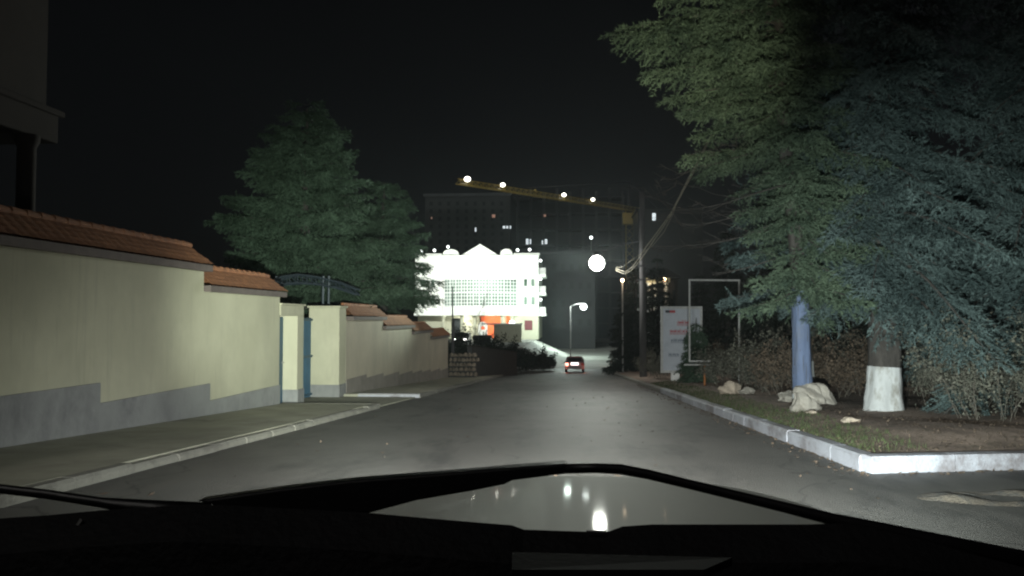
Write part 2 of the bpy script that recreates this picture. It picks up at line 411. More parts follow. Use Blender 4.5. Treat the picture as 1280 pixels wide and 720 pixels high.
# canopy truss over the gate
ct = thing('arched_truss', 'arched lattice frame of blue grey steel tubes on posts above the driveway gate', 'canopy frame', (-9.3, 26.6, gz(26)))
YT = 27.0
P0 = [at(x, y, YT) for x, y in ((340, 352), (352, 346), (372, 343), (395, 346), (420, 352), (445, 362))]
P1 = [(p[0], p[1], p[2]-.30+.04*abs(i-2)) for i, p in enumerate(P0)]
for off in (0, .5):
    b = MB(); A = [(p[0], p[1]+off, p[2]) for p in P0]; B = [(p[0], p[1]+off, p[2]) for p in P1]
    b.tube(A, .035, 6); b.tube(B, .035, 6)
    for i in range(5):
        for t in (0, .5):
            p = np.array(A[i])*(1-t)+np.array(A[i+1])*t; q = np.array(B[i])*(1-t)+np.array(B[i+1])*t; q2 = np.array(B[i])*(.5-t)+np.array(B[i+1])*(.5+t) if t == 0 else np.array(B[i+1])
            b.tube([p, q], .018, 5); b.tube([p, q2], .018, 5)
    b.build('lattice_arch', M['steelblue'], ct)
for x in (345, 404, 411):
    p = at(x, 345, YT+.25); b = MB(); b.tube([(p[0], p[1], gz(27)), (p[0], p[1], p[2])], .05, 8); b.build('post', M['steelblue'], ct)
# dim house far left
hx = at(56, 150, 15)[0]
hs = thing('house', 'dim house with an overhanging upper storey on a round column, behind the near wall', 'house', (hx-4, 15, gz(15)))
zl1 = at(30, 175, 15)[2]; zl0 = at(30, 132, 15)[2]
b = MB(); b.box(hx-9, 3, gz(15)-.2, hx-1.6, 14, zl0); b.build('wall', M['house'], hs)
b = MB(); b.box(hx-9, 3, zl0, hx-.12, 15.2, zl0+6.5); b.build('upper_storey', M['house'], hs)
b = MB(); b.box(hx-9.2, 2.8, zl1, hx+.02, 15.4, zl0-.002); b.box(hx+.021, 2.8, zl0-.15, hx+.1, 15.5, zl0-.02); b.build('balcony_slab', M['house'], hs, bevel=.03)
cxp = at(33, 200, 14.6)[0]
b = MB(); b.lathe((cxp, 14.6, gz(15)), [(.24, 0), (.24, .3), (.18, .35), (.165, zl1-gz(15)-.25), (.23, zl1-gz(15)-.12), (.23, zl1-gz(15)-.002)], 20); b.build('column', M['house'], hs, smooth=True)
for k in range(2):
    b = MB(); b.box(hx-.13, 4+k*4, zl0+1, hx-.09, 5.5+k*4, zl0+2.6); b.build('window', M['glassdk'], hs)

# ------------------------------------------------------------------ foliage
def norm(a): return a/(np.linalg.norm(a, axis=-1, keepdims=True)+1e-9)
def spruce(name, label, x, y, Ht, Rm, cb, tr, mt, seed, dz=.42, nb=7, sp2=.11, stn=.045, nl=.075, nw=.0065, k=4, pw=.75, rfun=None, dead=None, paint=None, droop=.28, group=None, lean=0, extra=None, z0=None, cover=None):
    rng = np.random.default_rng(seed); z0 = gz(y)+.25 if z0 is None else z0
    t = thing(name, label, 'tree', (x, y, z0), group)
    tm = MB(); hs_ = [0, .15, .5, 1.2, 2.5, 5, 8, Ht*.97]; hs_ = [h for h in hs_ if h <= Ht]
    def trad(h): return tr*(1-h/Ht)**.8*(1+.35*math.exp(-h/.25))+.01
    def tx(h): return x+lean*h+.05*sin(h*1.1+seed)
    hh = np.linspace(0, Ht*.97, 40)
    hh = np.concatenate([np.linspace(0, 3, 34), np.linspace(3.2, Ht*.97, 34)])
    def barky(bm, i0=0):
        for i in range(i0, len(bm.v)):
            vx, vy, vz = bm.v[i]; h = vz-z0+.1; ax, ay = tx(h), y+.04*sin(h*.9); a = math.atan2(vy-ay, vx-ax)
            q = 1+.045*sin(5*a+seed+h*.8)+.035*sin(9*a-h*1.7)+.025*sin(14*a+h*6)+.02*sin(h*13+a*3)+.10*math.exp(-h/.3)*sin(4*a+seed)
            bm.v[i] = (ax+(vx-ax)*q, ay+(vy-ay)*q, vz)
    tm.tube([(tx(h), y+.04*sin(h*.9), z0-.1+h) for h in hh], [trad(h) for h in hh], 30); barky(tm)
    TW = []  # twigs: start, end
    z = cb; br = []
    while z < Ht-.15:
        n = nb if z < Ht*.8 else max(4, nb-2); a0 = rng.uniform(0, 6.28)
        for i in range(n):
            if rng.random() < .10: continue
            az = a0+6.283*i/n+rng.normal(0, .18)
            fr = (z-cb*.4)/(Ht-cb*.4)
            L = Rm*(1-fr)**pw*rng.uniform(.72, 1.1)
            if rfun: L *= rfun(z, az)
            if L > .25: br.append((z+rng.uniform(-.15, .15), az, L, droop*rng.uniform(.7, 1.4)))
        z += dz*rng.uniform(.8, 1.2)*(1 if z < Ht*.7 else .75)
    if extra: br += extra
    if cover:
        zc_ = cover[0]
        while zc_ < cover[1]:
            br.append((zc_, -pi/2+rng.uniform(-1.0, 1.0), rng.uniform(.8, 1.5), droop*rng.uniform(1.0, 1.8))); zc_ += cover[2]*rng.uniform(.7, 1.3)
    Ps = []; Ds = []
    for (zb, az, L, dr) in br:
        d = np.array((cos(az), sin(az), 0.)); side = np.array((-sin(az), cos(az), 0.))
        m = max(6, int(L/.25)); ts = np.linspace(0, 1, m)
        sw = rng.normal(0, .08)
        def P(tt): return np.array((tx(zb), y, z0+zb))+d*L*tt*(1-.06*tt)+side*L*sw*tt*tt+np.array((0, 0, 1.))*(L*(.18*tt-dr*1.6*tt**1.7+.35*dr*tt**4))
        pts = [P(tt) for tt in ts]
        tm.tube(pts, [max(.006, .012*L*(1-tt)+.006) for tt in ts], 5, False)
        nbl = int(L/sp2)
        for j in range(nbl):
            tt = .04+.96*(j+rng.random())/nbl
            l2 = (.42*L*(1-tt)**.8*min(1, tt*4.0+.35)+.16)*rng.uniform(.7, 1.15)
            p = P(tt); fwd = norm(P(min(1, tt+.03))-P(tt-.03))
            for sgn in (-1, 1):
                dd = norm(fwd*rng.uniform(.55, .9)+side*sgn*rng.uniform(.6, .95)+np.array((0, 0, rng.normal(-.12, .16))))
                ns = max(3, int(l2/stn)); q = np.linspace(0.04, 1, ns)
                hang = np.zeros((ns, 3)); hang[:, 2] = -(.35*l2)*q**2*rng.uniform(.3, 1.3)
                pp = p+dd*l2*q[:, None]+hang; Ps.append(pp); Ds.append(np.repeat(dd[None], ns, 0))
                # tertiary side shoots, partly hanging
                for u in range(int(l2/.16)):
                    q0 = rng.uniform(.15, .95); l3 = rng.uniform(.08, .22)*(1.2-q0)*(1+l2*.6)+.04
                    d3 = norm(dd*.6+rng.normal(0, .55, 3)+np.array((0, 0, -.45))); n3 = max(2, int(l3/stn)); r3 = np.linspace(0, 1, n3)
                    pb = p+dd*l2*q0+np.array((0, 0, -.3*l2*q0*q0)); Ps.append(pb+d3*l3*r3[:, None]); Ds.append(np.repeat(d3[None], n3, 0))
        q = np.linspace(.5, 1, max(2, int(L*.5/stn))); Ps.append(np.array([P(v) for v in q])); Ds.append(np.repeat(d[None], len(q), 0))
    Ps = np.concatenate(Ps); Ds = np.concatenate(Ds)
    Ps = np.repeat(Ps, k, 0)+rng.normal(0, .008, (len(Ps)*k, 3)); Ds = np.repeat(Ds, k, 0)
    nd = norm(Ds*1.0+rng.normal(0, .48, Ps.shape)); wv = norm(np.cross(nd, rng.normal(0, 1, Ps.shape)))
    ln = nl*rng.uniform(.6, 1.2, (len(Ps), 1)); V = np.stack([Ps-wv*nw, Ps+wv*nw, Ps+nd*ln], 1)
    tm.build('trunk', M['bark'], t, smooth=True)
    tri_obj('crown', V, M[mt], t)
    if paint:
        for (h0, h1, mm, pn) in paint:
            b = MB(); hh = [h_ for h_ in np.concatenate([np.linspace(0, 3, 34), np.linspace(3.2, Ht*.97, 34)]) if h0-.03 <= h_ <= h1+.03]; b.tube([(tx(h), y+.04*sin(h*.9), z0-.1+h) for h in hh], [trad(h)+(.004 if mm == 'bluepaint' else .007) for h in hh], 30, False); barky(b); b.build(pn, M[mm], t, smooth=True)
    if dead:
        rr = random.Random(seed)
        for (zb, az, L) in dead:
            b = MB()
            def bough(p, az, L, r, lev, zr):
                n = 9; pts = [p]; a = az; c = p; up = zr
                for i in range(n):
                    up += .07*(i > 4)+rr.uniform(-.04, .04); a += rr.uniform(-.13, .13)
                    c = (c[0]+cos(a)*L/n, c[1]+sin(a)*L/n, c[2]+up*L/n); pts.append(c)
                    if lev < 3 and i > 0 and rr.random() < (.7, .45, .2)[lev]:
                        bough(c, a+rr.choice((-1, 1))*rr.uniform(.4, 1.1), L*rr.uniform(.28, .5), r*.5, lev+1, rr.uniform(-.35, .5))
                b.tube(pts, [max(.0035, r*(1-.8*i/n)) for i in range(n+1)], 5 if lev else 6, False)
            bough((tx(zb), y, z0+zb), az, L, .018, 0, -.28)
            b.build('dead_branch', M['bark'], t)
    return t
# right hand spruces
T1 = (4.72, 16.3); T2 = (6.15, 16.1)
def r1(z, az):
    west = -cos(az)
    if z < 5.3: return .48 if west > .2 else .75
    return 1.0
ex = []
for (px, py, zb, dr) in ((785, 85, 7.6, .16), (800, 78, 8.1, .2), (838, 118, 7.0, .2), (850, 60, 8.6, .2), (830, 100, 7.3, .15), (868, 30, 9.2, .2), (860, 145, 6.6, .2), (880, 165, 6.2, .22), (890, 100, 7.3, .2), (870, 85, 7.9, .2)):
    p = at(px, py, T1[1]-.2-random.random()*1.0); dx = p[0]-T1[0]; dy = p[1]-T1[1]
    ex.append((zb, math.atan2(dy, dx), math.hypot(dx, dy)*1.04, dr))
dd_ = [(5.4, pi+.15, 2.3), (4.6, pi+.3, 2.4), (4.25, pi-.05, 2.2), (3.8, pi+.1, 2.3), (3.2, pi-.1, 1.7)]
spruce('spruce', 'tall spruce with blue painted trunk in a concrete lump and bare dead lower branches', T1[0], T1[1], 13.5, 3.1, 2.3, .175, 'needle2', 11, cover=(2.8, 11, .2), lean=-.06, dz=.5, nb=6, sp2=.13, nl=.10, nw=.010, k=3, rfun=r1, extra=ex, dead=dd_, z0=gz(16.3)+.25,
       paint=[(.54, 2.6, 'bluepaint', 'painted_bark'), (.38, .5, 'lime', 'white_band')])
spruce('spruce', 'massive dark spruce with a thick trunk whitewashed at its base', T2[0], T2[1], 15, 3.9, 2.55, .31, 'needle', 12, cover=(2.5, 11, .17), rfun=lambda z, az: (.62 if (-cos(az) > .3) else 1.0), droop=.42, nb=6, sp2=.13, nl=.10, nw=.010, k=3,
       paint=[(.0, 1.06, 'lime', 'whitewash')], dz=.55)
spruce('spruce', 'blue green spruce at the right edge with branches drooping to the ground', 9.2, 16.0, 13, 3.5, 1.5, .25, 'needle', 13, droop=.5, dz=.55, nb=6, sp2=.13, nl=.10, nw=.010, k=3)
spruce('spruce', 'thin spruce trunk with a small whitewashed band behind the blue painted trunk', 5.55, 19.2, 12, 2.6, 2.8, .13, 'needle', 14, paint=[(.75, 1.15, 'lime', 'whitewash')], dz=.6, nl=.11, nw=.018, k=2)
# left spruces behind the wall
pa = at(380, 400, 31); pb_ = at(478, 400, 38.5)
spruce('spruce', 'broad dark green spruce behind the driveway gate', pa[0], 31, 11.8, 5.3, .8, .3, 'needle3', 21, dz=.58, sp2=.16, stn=.07, nl=.15, nw=.017, k=3, nb=8, z0=gz(31), droop=.10, pw=.5, rfun=lambda z, az: .45 if (z < 3.4 and cos(az) > .2) else 1.0)
spB = spruce('spruce', 'green spruce overhanging the stepped wall in front of the floodlit building', pb_[0], 38.5, 10.2, 4.3, .8, .28, 'needle3', 22, dz=.58, sp2=.16, stn=.07, nl=.15, nw=.017, k=3, nb=8, z0=gz(38), droop=.12, pw=.42, rfun=lambda z, az: .3 if (z < 3.6 and cos(az) > .1) else 1.0)
# far dark trees to the right of the road
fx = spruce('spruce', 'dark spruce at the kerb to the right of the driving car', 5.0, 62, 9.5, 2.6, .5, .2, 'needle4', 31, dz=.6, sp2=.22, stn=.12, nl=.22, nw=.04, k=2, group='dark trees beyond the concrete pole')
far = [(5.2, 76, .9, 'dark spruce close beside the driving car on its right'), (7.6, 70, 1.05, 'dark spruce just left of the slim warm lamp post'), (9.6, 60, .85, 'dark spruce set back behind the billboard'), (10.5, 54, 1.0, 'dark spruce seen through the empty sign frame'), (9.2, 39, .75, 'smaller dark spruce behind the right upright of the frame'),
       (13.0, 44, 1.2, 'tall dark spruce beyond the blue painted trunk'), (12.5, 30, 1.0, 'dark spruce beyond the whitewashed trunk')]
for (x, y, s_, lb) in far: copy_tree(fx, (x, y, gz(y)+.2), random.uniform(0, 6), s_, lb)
# small young conifer in front of the billboard
pc = at(871, 480, 33.5)
spruce('young_spruce', 'small dark young spruce growing in front of the billboard', pc[0], 33.5, 2.9, .95, .2, .04, 'needle3', 41, dz=.2, nb=7, sp2=.1, stn=.05, nl=.09, nw=.016, z0=gz(33.5)+.2)

def shrub(name, label, x, y, rx, ry, h, n, mleaf, seed, leaves=1500, lf=.05, cat='shrub', kind=None, zf=None, sz=.006, group=None):
    rr = random.Random(seed); rng = np.random.default_rng(seed)
    zz = verge_z(x, y) if zf is None else zf(x, y)
    t = thing(name, label, cat, (x, y, zz), group) if not kind else None
    b = MB(); tips = []
    def tw(p, d, L, r, lev):
        n_ = 5; pts = [p]; c = np.array(p)
        for i in range(n_):
            d = d+np.array((rr.uniform(-.2, .2), rr.uniform(-.2, .2), rr.uniform(-.13, .12))); d = d/np.linalg.norm(d)
            c = c+d*L/n_; pts.append(tuple(c)); tips.append(tuple(c))
            if lev < 2 and i >= 1 and rr.random() < .75: tw(tuple(c), d+np.array((rr.uniform(-1, 1), rr.uniform(-1, 1), rr.uniform(-.3, .6)))*.8, L*.5, r*.6, lev+1)
        b.tube(pts, [max(.002, r*(1-.7*i/n_)) for i in range(n_+1)], 4, False)
    for i in range(n):
        a = rr.uniform(0, 6.28); q = math.sqrt(rr.random()); px, py = x+rx*q*cos(a), y+ry*q*sin(a)
        z_ = verge_z(px, py) if zf is None else zf(px, py)
        tw((px, py, z_-.03), np.array((cos(a)*.5*q, sin(a)*.5*q, 1.)), h*rr.uniform(.6, 1.15)*(1-.35*q), sz, 0)
    T = np.array(tips); idx = rng.integers(0, len(T), leaves); P = T[idx]+rng.normal(0, .05*h+.02, (leaves, 3)); d = norm(rng.normal(0, 1, (leaves, 3))); w = norm(np.cross(d, rng.normal(0, 1, (leaves, 3))))
    V = np.stack([P-w*lf*.35, P+w*lf*.35, P+d*lf], 1)
    if kind:
        o = b.build(name, M['twig'], None); tag(o, label, cat, None, kind)
        o2 = tri_obj(name+'_leaves', V, M[mleaf], None); tag(o2, label+', leaves', cat, None, kind); return o
    b.build('branches', M['twig'], t); tri_obj('foliage', V, M[mleaf], t); return t
shrub('shrub', 'straggly grey green shrub to the right of the whitewashed trunk', 7.35, 14.2, .7, .7, 1.5, 22, 'shrubleaf', 1, 5200, .055)
shrub('shrub', 'dry twiggy shrub above the corner kerb at the right edge', 8.6, 13.2, .9, .7, 1.3, 24, 'shrubleaf', 2, 5200, .05)
shrub('shrub', 'low dark shrub between the whitewashed trunk and the drooping spruce', 7.5, 16.4, .7, .5, 1.3, 18, 'shrubleaf', 3, 4000, .05)
shrub('shrub', 'leafy shrub tucked under the drooping branches at the far right', 9.9, 14.6, .8, .8, 1.6, 18, 'shrubleaf', 4, 5000, .06)
# hedge-like brown undergrowth behind the rocks
k = 0
UG = []
for (x, y, rx, ry, h, lf) in [(6.2, 21.5, 1.2, 1.0, 1.25, 4200), (6.4, 24.5, 1.4, 1.5, 1.4, 4200), (6.0, 27.5, 1.2, 1.5, 1.3, 3800), (8.6, 22.5, 1.3, 1.2, 1.5, 3500), (8.6, 27.5, 1.6, 1.5, 1.6, 3500), (6.7, 31.5, 1.3, 1.8, 1.4, 3500), (7.8, 36, 1.6, 2, 1.6, 3500), (5.0, 40, .9, 2, 1.0, 2500), (4.9, 47, .8, 2.5, 1.2, 2500), (11, 24, 1.5, 1.5, 1.7, 3000)]:
    lb = ['brown twiggy hedge bush behind the blue trunk', 'brown hedge bush behind the pale boulder', 'hedge bush between the boulder and the empty frame', 'taller hedge bush behind the thin whitewashed trunk', 'tall hedge bush beneath the right side of the frame', 'hedge bush around the foot of the empty frame', 'hedge bush right behind the billboard', 'low bush left of the billboard leg', 'low bush at the foot of the concrete pole', 'rearmost hedge bush between the two painted trunks'][k]
    shrub('hedge_bush', lb, x, y, rx, ry, h, 26, 'shrubleaf' if k % 3 else 'dryleaf', 50+k, lf, .075, sz=.009, group='hedge bushes on the verge'); k += 1
# litter, grass
rng = np.random.default_rng(5)
def scatter(name, label, cat, n, fpos, size, m, up=.3, flat=True):
    P = np.array([fpos() for _ in range(n)]); 
    if flat: d = norm(rng.normal(0, 1, (n, 3))*np.array((1, 1, up)))
    else: d = norm(rng.normal(0, .35, (n, 3))+np.array((0, 0, 1)))
    w = norm(np.cross(d, rng.normal(0, .3, (n, 3))+np.array((0, 0, 1.)) if flat else rng.normal(0, 1, (n, 3))))
    s = size*rng.uniform(.5, 1.3, (n, 1)); wd = .38 if flat else .09
    V = np.stack([P-w*s*wd, P+w*s*wd, P+d*s], 1); V2 = np.stack([P+w*s*wd, P-w*s*wd, P-d*s*.6+np.array((0, 0, .01))], 1)
    o = tri_obj(name, np.concatenate([V, V2]) if flat else V, m, None); tag(o, label, cat, None, 'stuff')
def pv():
    x = KX+.25+6.5*rng.random()**1.6; y = 9.8+(x-KX)*.27+22*rng.random()**1.5; return (x, y, verge_z(x, y)+.012)
scatter('leaf_litter', 'brown fallen leaves scattered over the soil of the verge', 'leaves', 5000, pv, .034, M['dryleaf'])
def pg_():
    x = KX+.22+.9*rng.random()**1.5; y = 9.8+(x-KX)*.27+26*rng.random(); return (x, y, verge_z(x, y)-.01)
scatter('grass', 'thin strip of grass along the inside of the white kerb', 'grass', 9000, pg_, .07, M['grass'], flat=False)
def pr():
    if rng.random() < .75: x = KX-.03-.35*rng.random()**2.2; y = 9.0+30*rng.random()
    elif rng.random() < .6: x = -4.7+8*rng.random(); y = 7+25*rng.random()
    else: x = KX+rng.random()*4; y = 9.3+(x-KX)*.27-.3*rng.random()
    return (x, y, gz(y)+.014)
scatter('road_leaves', 'dead leaves blown along the gutter of the road', 'leaves', 900, pr, .05, M['dryleaf'], .2)

# ------------------------------------------------------------------ rocks and lumps
def blob(c, sx, sy_, sz_, seed, n=16, rings=10, rough=.16):
    rr = random.Random(seed); ph = [rr.uniform(0, 6) for _ in range(6)]; b = MB()
    base = []
    for i in range(rings+1):
        th = pi*i/rings
        for k in range(n):
            f = 2*pi*k/n; d = (sin(th)*cos(f), sin(th)*sin(f), cos(th))
            r_ = 1+rough*(sin(3*d[0]+ph[0])+sin(4*d[1]+ph[1])+sin(5*d[2]+3*d[0]+ph[2]))+rough*.5*sin(9*d[0]+7*d[1]+ph[3])+rr.uniform(-.02, .02)
            base.append((c[0]+d[0]*sx*r_, c[1]+d[1]*sy_*r_, c[2]+max(-.3, d[2])*sz_*r_))
    b.add(base, [(i*n+k, i*n+(k+1) % n, (i+1)*n+(k+1) % n, (i+1)*n+k) for i in range(rings) for k in range(n)])
    return b
def rock(px, py, wpx, hpx, Y, name, label, m, seed, cat='rock', dy=.8, group=None):
    p = at(px, py, Y); w = wpx*Y/F/2*.9; h = hpx*Y/F*.75
    z = verge_z(p[0], Y)
    o = blob((p[0], Y, z+h*.25), w, w*dy, h*.8, seed).build(name, M[m], smooth=False); tag(o, label, cat, group); return o
rock(911, 500, 32, 16, 23.6, 'boulder', 'pale beige boulder lying on the soil behind the kerb', 'rock', 3)
rock(934, 505, 22, 9, 23.0, 'boulder', 'smaller brownish stone to the right of the pale boulder', 'concrete', 4)
rock(985, 522, 30, 14, 18.8, 'boulder', 'low rounded stone left of the blue trunk', 'concrete', 8)
rock(1064, 552, 22, 7, 13.3, 'stone', 'flat pale stone on the soil near the kerb corner', 'rock', 5, 'stone')
rock(1015, 541, 12, 5, 15.0, 'stone', 'tiny pale stone beside the grass in front of the blue trunk', 'rock', 6, 'stone')
b = blob((T1[0]+.12, T1[1]-.05, gz(T1[1])+.50), .40, .36, .30, 9, 24, 14, .14); b.v += []
n0 = len(b.v); b2 = blob((T1[0]-.12, T1[1]-.25, gz(T1[1])+.28), .28, .26, .32, 12, 20, 12, .14); b.add(b2.v, b2.f)
tag(b.build('concrete_lump', M['concrete']), 'broken lump of pale concrete round the foot of the blue painted trunk', 'concrete block')
# pot-hole rim of dirt in the side street
b = MB(); rr = random.Random(4)
def dfn(u, v):
    a = u*2*pi; r0 = .16+.24*v; x = 4.0+.62*cos(a)*(r0/.4)*1.25+.05*sin(3*a); y = 7.75+.30*sin(a)*(r0/.4)*1.3+.03*cos(5*a)
    return (x, y, gz(y)+.007+.045*sin(pi*v)*(.55+.45*sin(a*2+.7)+.25*sin(a*7)))
b.sheet(dfn, 60, 8)
M['dirt'] = mat('dry_dirt', (.10, .085, .065), .95, var=.3, scale=9, bump=.8, bscale=40)
overlay(M['dirt'], (.05, .05, .047), 5, .45, .6)
tag(b.build('dirt_rim', M['dirt'], smooth=True), 'ring of loose dirt round a pothole in the dark side street', 'dirt', None, 'stuff')

# ------------------------------------------------------------------ billboard, frame, poles
def quadpx(b, pts, Y, th):
    A = [at(x, y, Y) for x, y in pts]; b.hexa(A, [(p[0], p[1]+th, p[2]) for p in A]); return b
YB = 36.0
bb = thing('billboard', 'white upright billboard with red and black print on a single white leg', 'billboard', at(851, 484, YB))
b = MB(); quadpx(b, [(829, 463), (829, 386), (875, 386), (875, 463)], YB, .08); b.build('panel', M['board'], bb)
b = MB()
for q in ([(826, 466), (826, 383), (829, 383), (829, 466)], [(875, 466), (875, 383), (878, 383), (878, 466)], [(829.1, 386), (829.1, 383), (874.9, 383), (874.9, 386)], [(829.1, 466), (829.1, 463), (874.9, 463), (874.9, 466)]): quadpx(b, q, YB-.03, .14)
b.build('frame', M['galv'], bb)
b = MB(); p = at(844, 466, YB); w = .19; b.box(p[0]-w, YB-.05, gz(YB)-.1, p[0]+w, YB+.12, p[2]-.004); b.build('leg', M['white'], bb, bevel=.01)
b = MB(); quadpx(b, [(837, 391), (837, 387.8), (844, 387.8), (844, 391)], YB-.012, .008); b.build('logo', M['redink'], bb)
b = MB(); quadpx(b, [(831.8, 391), (831.8, 387.8), (836.9, 387.8), (836.9, 391)], YB-.012, .008); b.build('logo', M['blackink'], bb)
def dabs(rows, m, nm, seed):
    rr = random.Random(seed); b = MB()
    for (x0, x1, y0, y1) in rows:      # rows of letter-like strokes (the print is too blurred to read)
        x = x0
        while x < x1:
            w = rr.uniform(1.0, 1.7); h0 = rr.uniform(0, .25)*(y1-y0)
            quadpx(b, [(x, y1), (x, y0+h0), (x+w*.45, y0+h0), (x+w*.45, y1)], YB-.012, .008)
            if rr.random() < .7: quadpx(b, [(x+w*.46, y0+(y1-y0)*.55), (x+w*.46, y0+(y1-y0)*.3), (x+w, y0+(y1-y0)*.3), (x+w, y0+(y1-y0)*.55)], YB-.012, .008)
            x += w+.35
    b.build(nm, M[m], bb)
dabs([(846.5, 862, 400.0, 407.5)], 'redink', 'print_line', 1); dabs([(837.5, 858, 411.0, 418.5)], 'redink', 'print_line', 3)
dabs([(839, 858, 422.5, 429)], 'greyink', 'print_line', 2); dabs([(836, 848, 441, 446)], 'greyink', 'print_line', 4)
YF = 30.5
fr = thing('sign_frame', 'empty rectangular metal sign frame on an orange post', 'frame', at(880, 490, YF))
def bar(b, x0, y0, x1, y1, Y, r=.035): b.tube([at(x0, y0, Y), at(x1, y1, Y)], r, 4)
b = MB(); bar(b, 862, 350.5, 862, 452, YF); b.build('upright', M['galv'], fr)
b = MB(); bar(b, 861, 350, 925, 350.5, YF); b.build('top_bar', M['galv'], fr)
b = MB(); bar(b, 924, 351, 924, 486, YF); b.build('upright', M['galv'], fr)
b = MB(); bar(b, 861, 451.5, 889, 451.5, YF); b.build('bottom_bar', M['galv'], fr)
b = MB(); bar(b, 855, 456, 888, 456, YF-.1, .03); b.build('name_plate', M['galv'], fr)
b = MB(); bar(b, 881, 457, 881, 492, YF, .04); b.build('post', M['orange'], fr)
# concrete pole with cobra lamp
PX, PY_ = 4.15, 46.3
zt_ = at(803, 240, PY_)[2]
cpole = thing('street_lamp', 'tall grey concrete pole carrying the glaring white street lamp over the road', 'street lamp', (PX, PY_, gz(PY_)+.1))
b = MB(); b.tube([(PX, PY_, gz(PY_)+.0), (PX, PY_, zt_)], [.21, .15], 16); b.build('pole', M['polecon'], cpole, smooth=True)
pl_ = at(746, 329, PY_-.5)
b = MB(); b.tube([(PX-.1, PY_, pl_[2]+1.3), (PX-1.0, PY_-.2, pl_[2]+1.15), (pl_[0]+.5, pl_[1], pl_[2]+.72), (pl_[0], pl_[1], pl_[2]+.68)], .04, 8); b.build('arm', M['metaldk'], cpole)
b = MB(); b.lathe((pl_[0], pl_[1], pl_[2]), [(.05, .70), (.20, .66), (.34, .52), (.36, .44), (.30, .43)], 20); b.build('lamp_hood', M['metaldk'], cpole, smooth=True)
b = MB(); b.ball((pl_[0], pl_[1], pl_[2]), .44, 24, 14, 1.0); b.build('lamp_globe', M['lampwhite'], cpole, smooth=True)
for zz in (3.6, 4.4):
    b = MB(); b.box(PX-.35, PY_-.36, gz(PY_)+zz+2.2, PX+.35, PY_-.28, gz(PY_)+zz+2.3); b.build('bracket', M['metaldk'], cpole)
# cables
for i, (dy, lb) in enumerate(((0, 'lowest bright overhead cable sagging past the concrete pole'), (5, 'second overhead cable sagging just above the lowest one'), (-7, 'upper faint overhead cable rising towards the spruce'))):
    path = [(770, 338, 45.6), (780, 342.5, 45.2), (788, 339, 44.8), (797, 330, 44.3), (807, 316, 43.8), (817, 301, 43.2), (827, 287, 42.6), (838, 270, 42), (856, 235, 40), (890, 170, 36), (950, 70, 32)]
    if i == 1: path = [(770, 336, 45.6), (782, 340, 45.2), (791, 333, 44.8), (799, 322, 44.3), (808, 308, 43.8), (818, 295, 43.2), (829, 280, 42.6), (840, 264, 42), (858, 228, 40), (892, 163, 36), (952, 62, 32)]
    if i == 2: path = [(770, 334, 45.6), (778, 334, 45.2), (788, 326, 44.8), (800, 318, 44.3), (815, 308, 43.8), (830, 290, 43.2), (841, 268, 42.4), (848, 250, 41.5), (868, 215, 39), (898, 150, 35), (954, 50, 31)]
    b = MB(); b.tube([at(*q) for q in path], .028 if i < 2 else .014, 6); tag(b.build('cable', M['cable'], smooth=True), lb, 'cable', 'overhead cables')
def post_lamp(px, py, Y, r, m, label, gy=None, power=0, col=(1, 1, 1), arm=0):
    p = at(px, py, Y); g = gz(Y) if gy is None else gy
    t = thing('lamp_post', label, 'lamp', (p[0]+arm, Y, g))
    b = MB(); pts = [(p[0]+arm, Y, g), (p[0]+arm, Y, p[2]-(.1 if not arm else -.1))]
    if arm: pts += [(p[0]+arm*.5, Y, p[2]+.35), (p[0], Y, p[2]+r)]
    b.tube(pts, .06, 8); b.build('post', M['metal'], t)
    b = MB(); b.ball(p, r, 12, 8); b.build('globe', M[m], t, smooth=True)
    if power:
        l = bpy.data.lights.new('globe_light', 'POINT'); l.energy = power; l.color = col; l.shadow_soft_size = r
        o = bpy.data.objects.new('globe_light', l); COL.objects.link(o); o.location = (p[0], Y-.4-r, p[2])
    return t
post_lamp(778, 350.5, 61, .13, 'lampwarm', 'slim pale lamp post with a small warm globe beside the overhead cables', power=60, col=(1, .75, .5))
post_lamp(830, 349.5, 80, .2, 'lampwarm', 'small warm lamp on a post in front of the lit villa', power=120, col=(1, .7, .45))
post_lamp(815.5, 390.5, 78, .14, 'lampwarm', 'low warm garden lamp left of the billboard', power=25, col=(1, .6, .35))
post_lamp(729.5, 383.5, 96, .42, 'lampcool', 'distant cool white street lamp above the driving car', power=900, col=(.9, 1, .95), arm=-1.6)
post_lamp(739, 297, 150, .28, 'lampcool', 'tiny white work lamp high in front of the unfinished tower', power=0)
# thin pole by the end of the left wall
p0 = at(566, 455, 49); tp = thing('signal_pole', 'thin dark pole standing past the end of the tile capped wall', 'pole', (p0[0], 49, gz(49)))
pt = at(565.5, 358, 49)
b = MB(); b.tube([(p0[0], 49, gz(49)), (pt[0], 49, pt[2])], [.06, .04], 8); b.build('shaft', M['metaldk'], tp)
b = MB(); b.tube([(p0[0], 49, gz(49)), (p0[0], 49, gz(49)+3.7)], .10, 8); b.build('sleeve', M['metaldk'], tp)

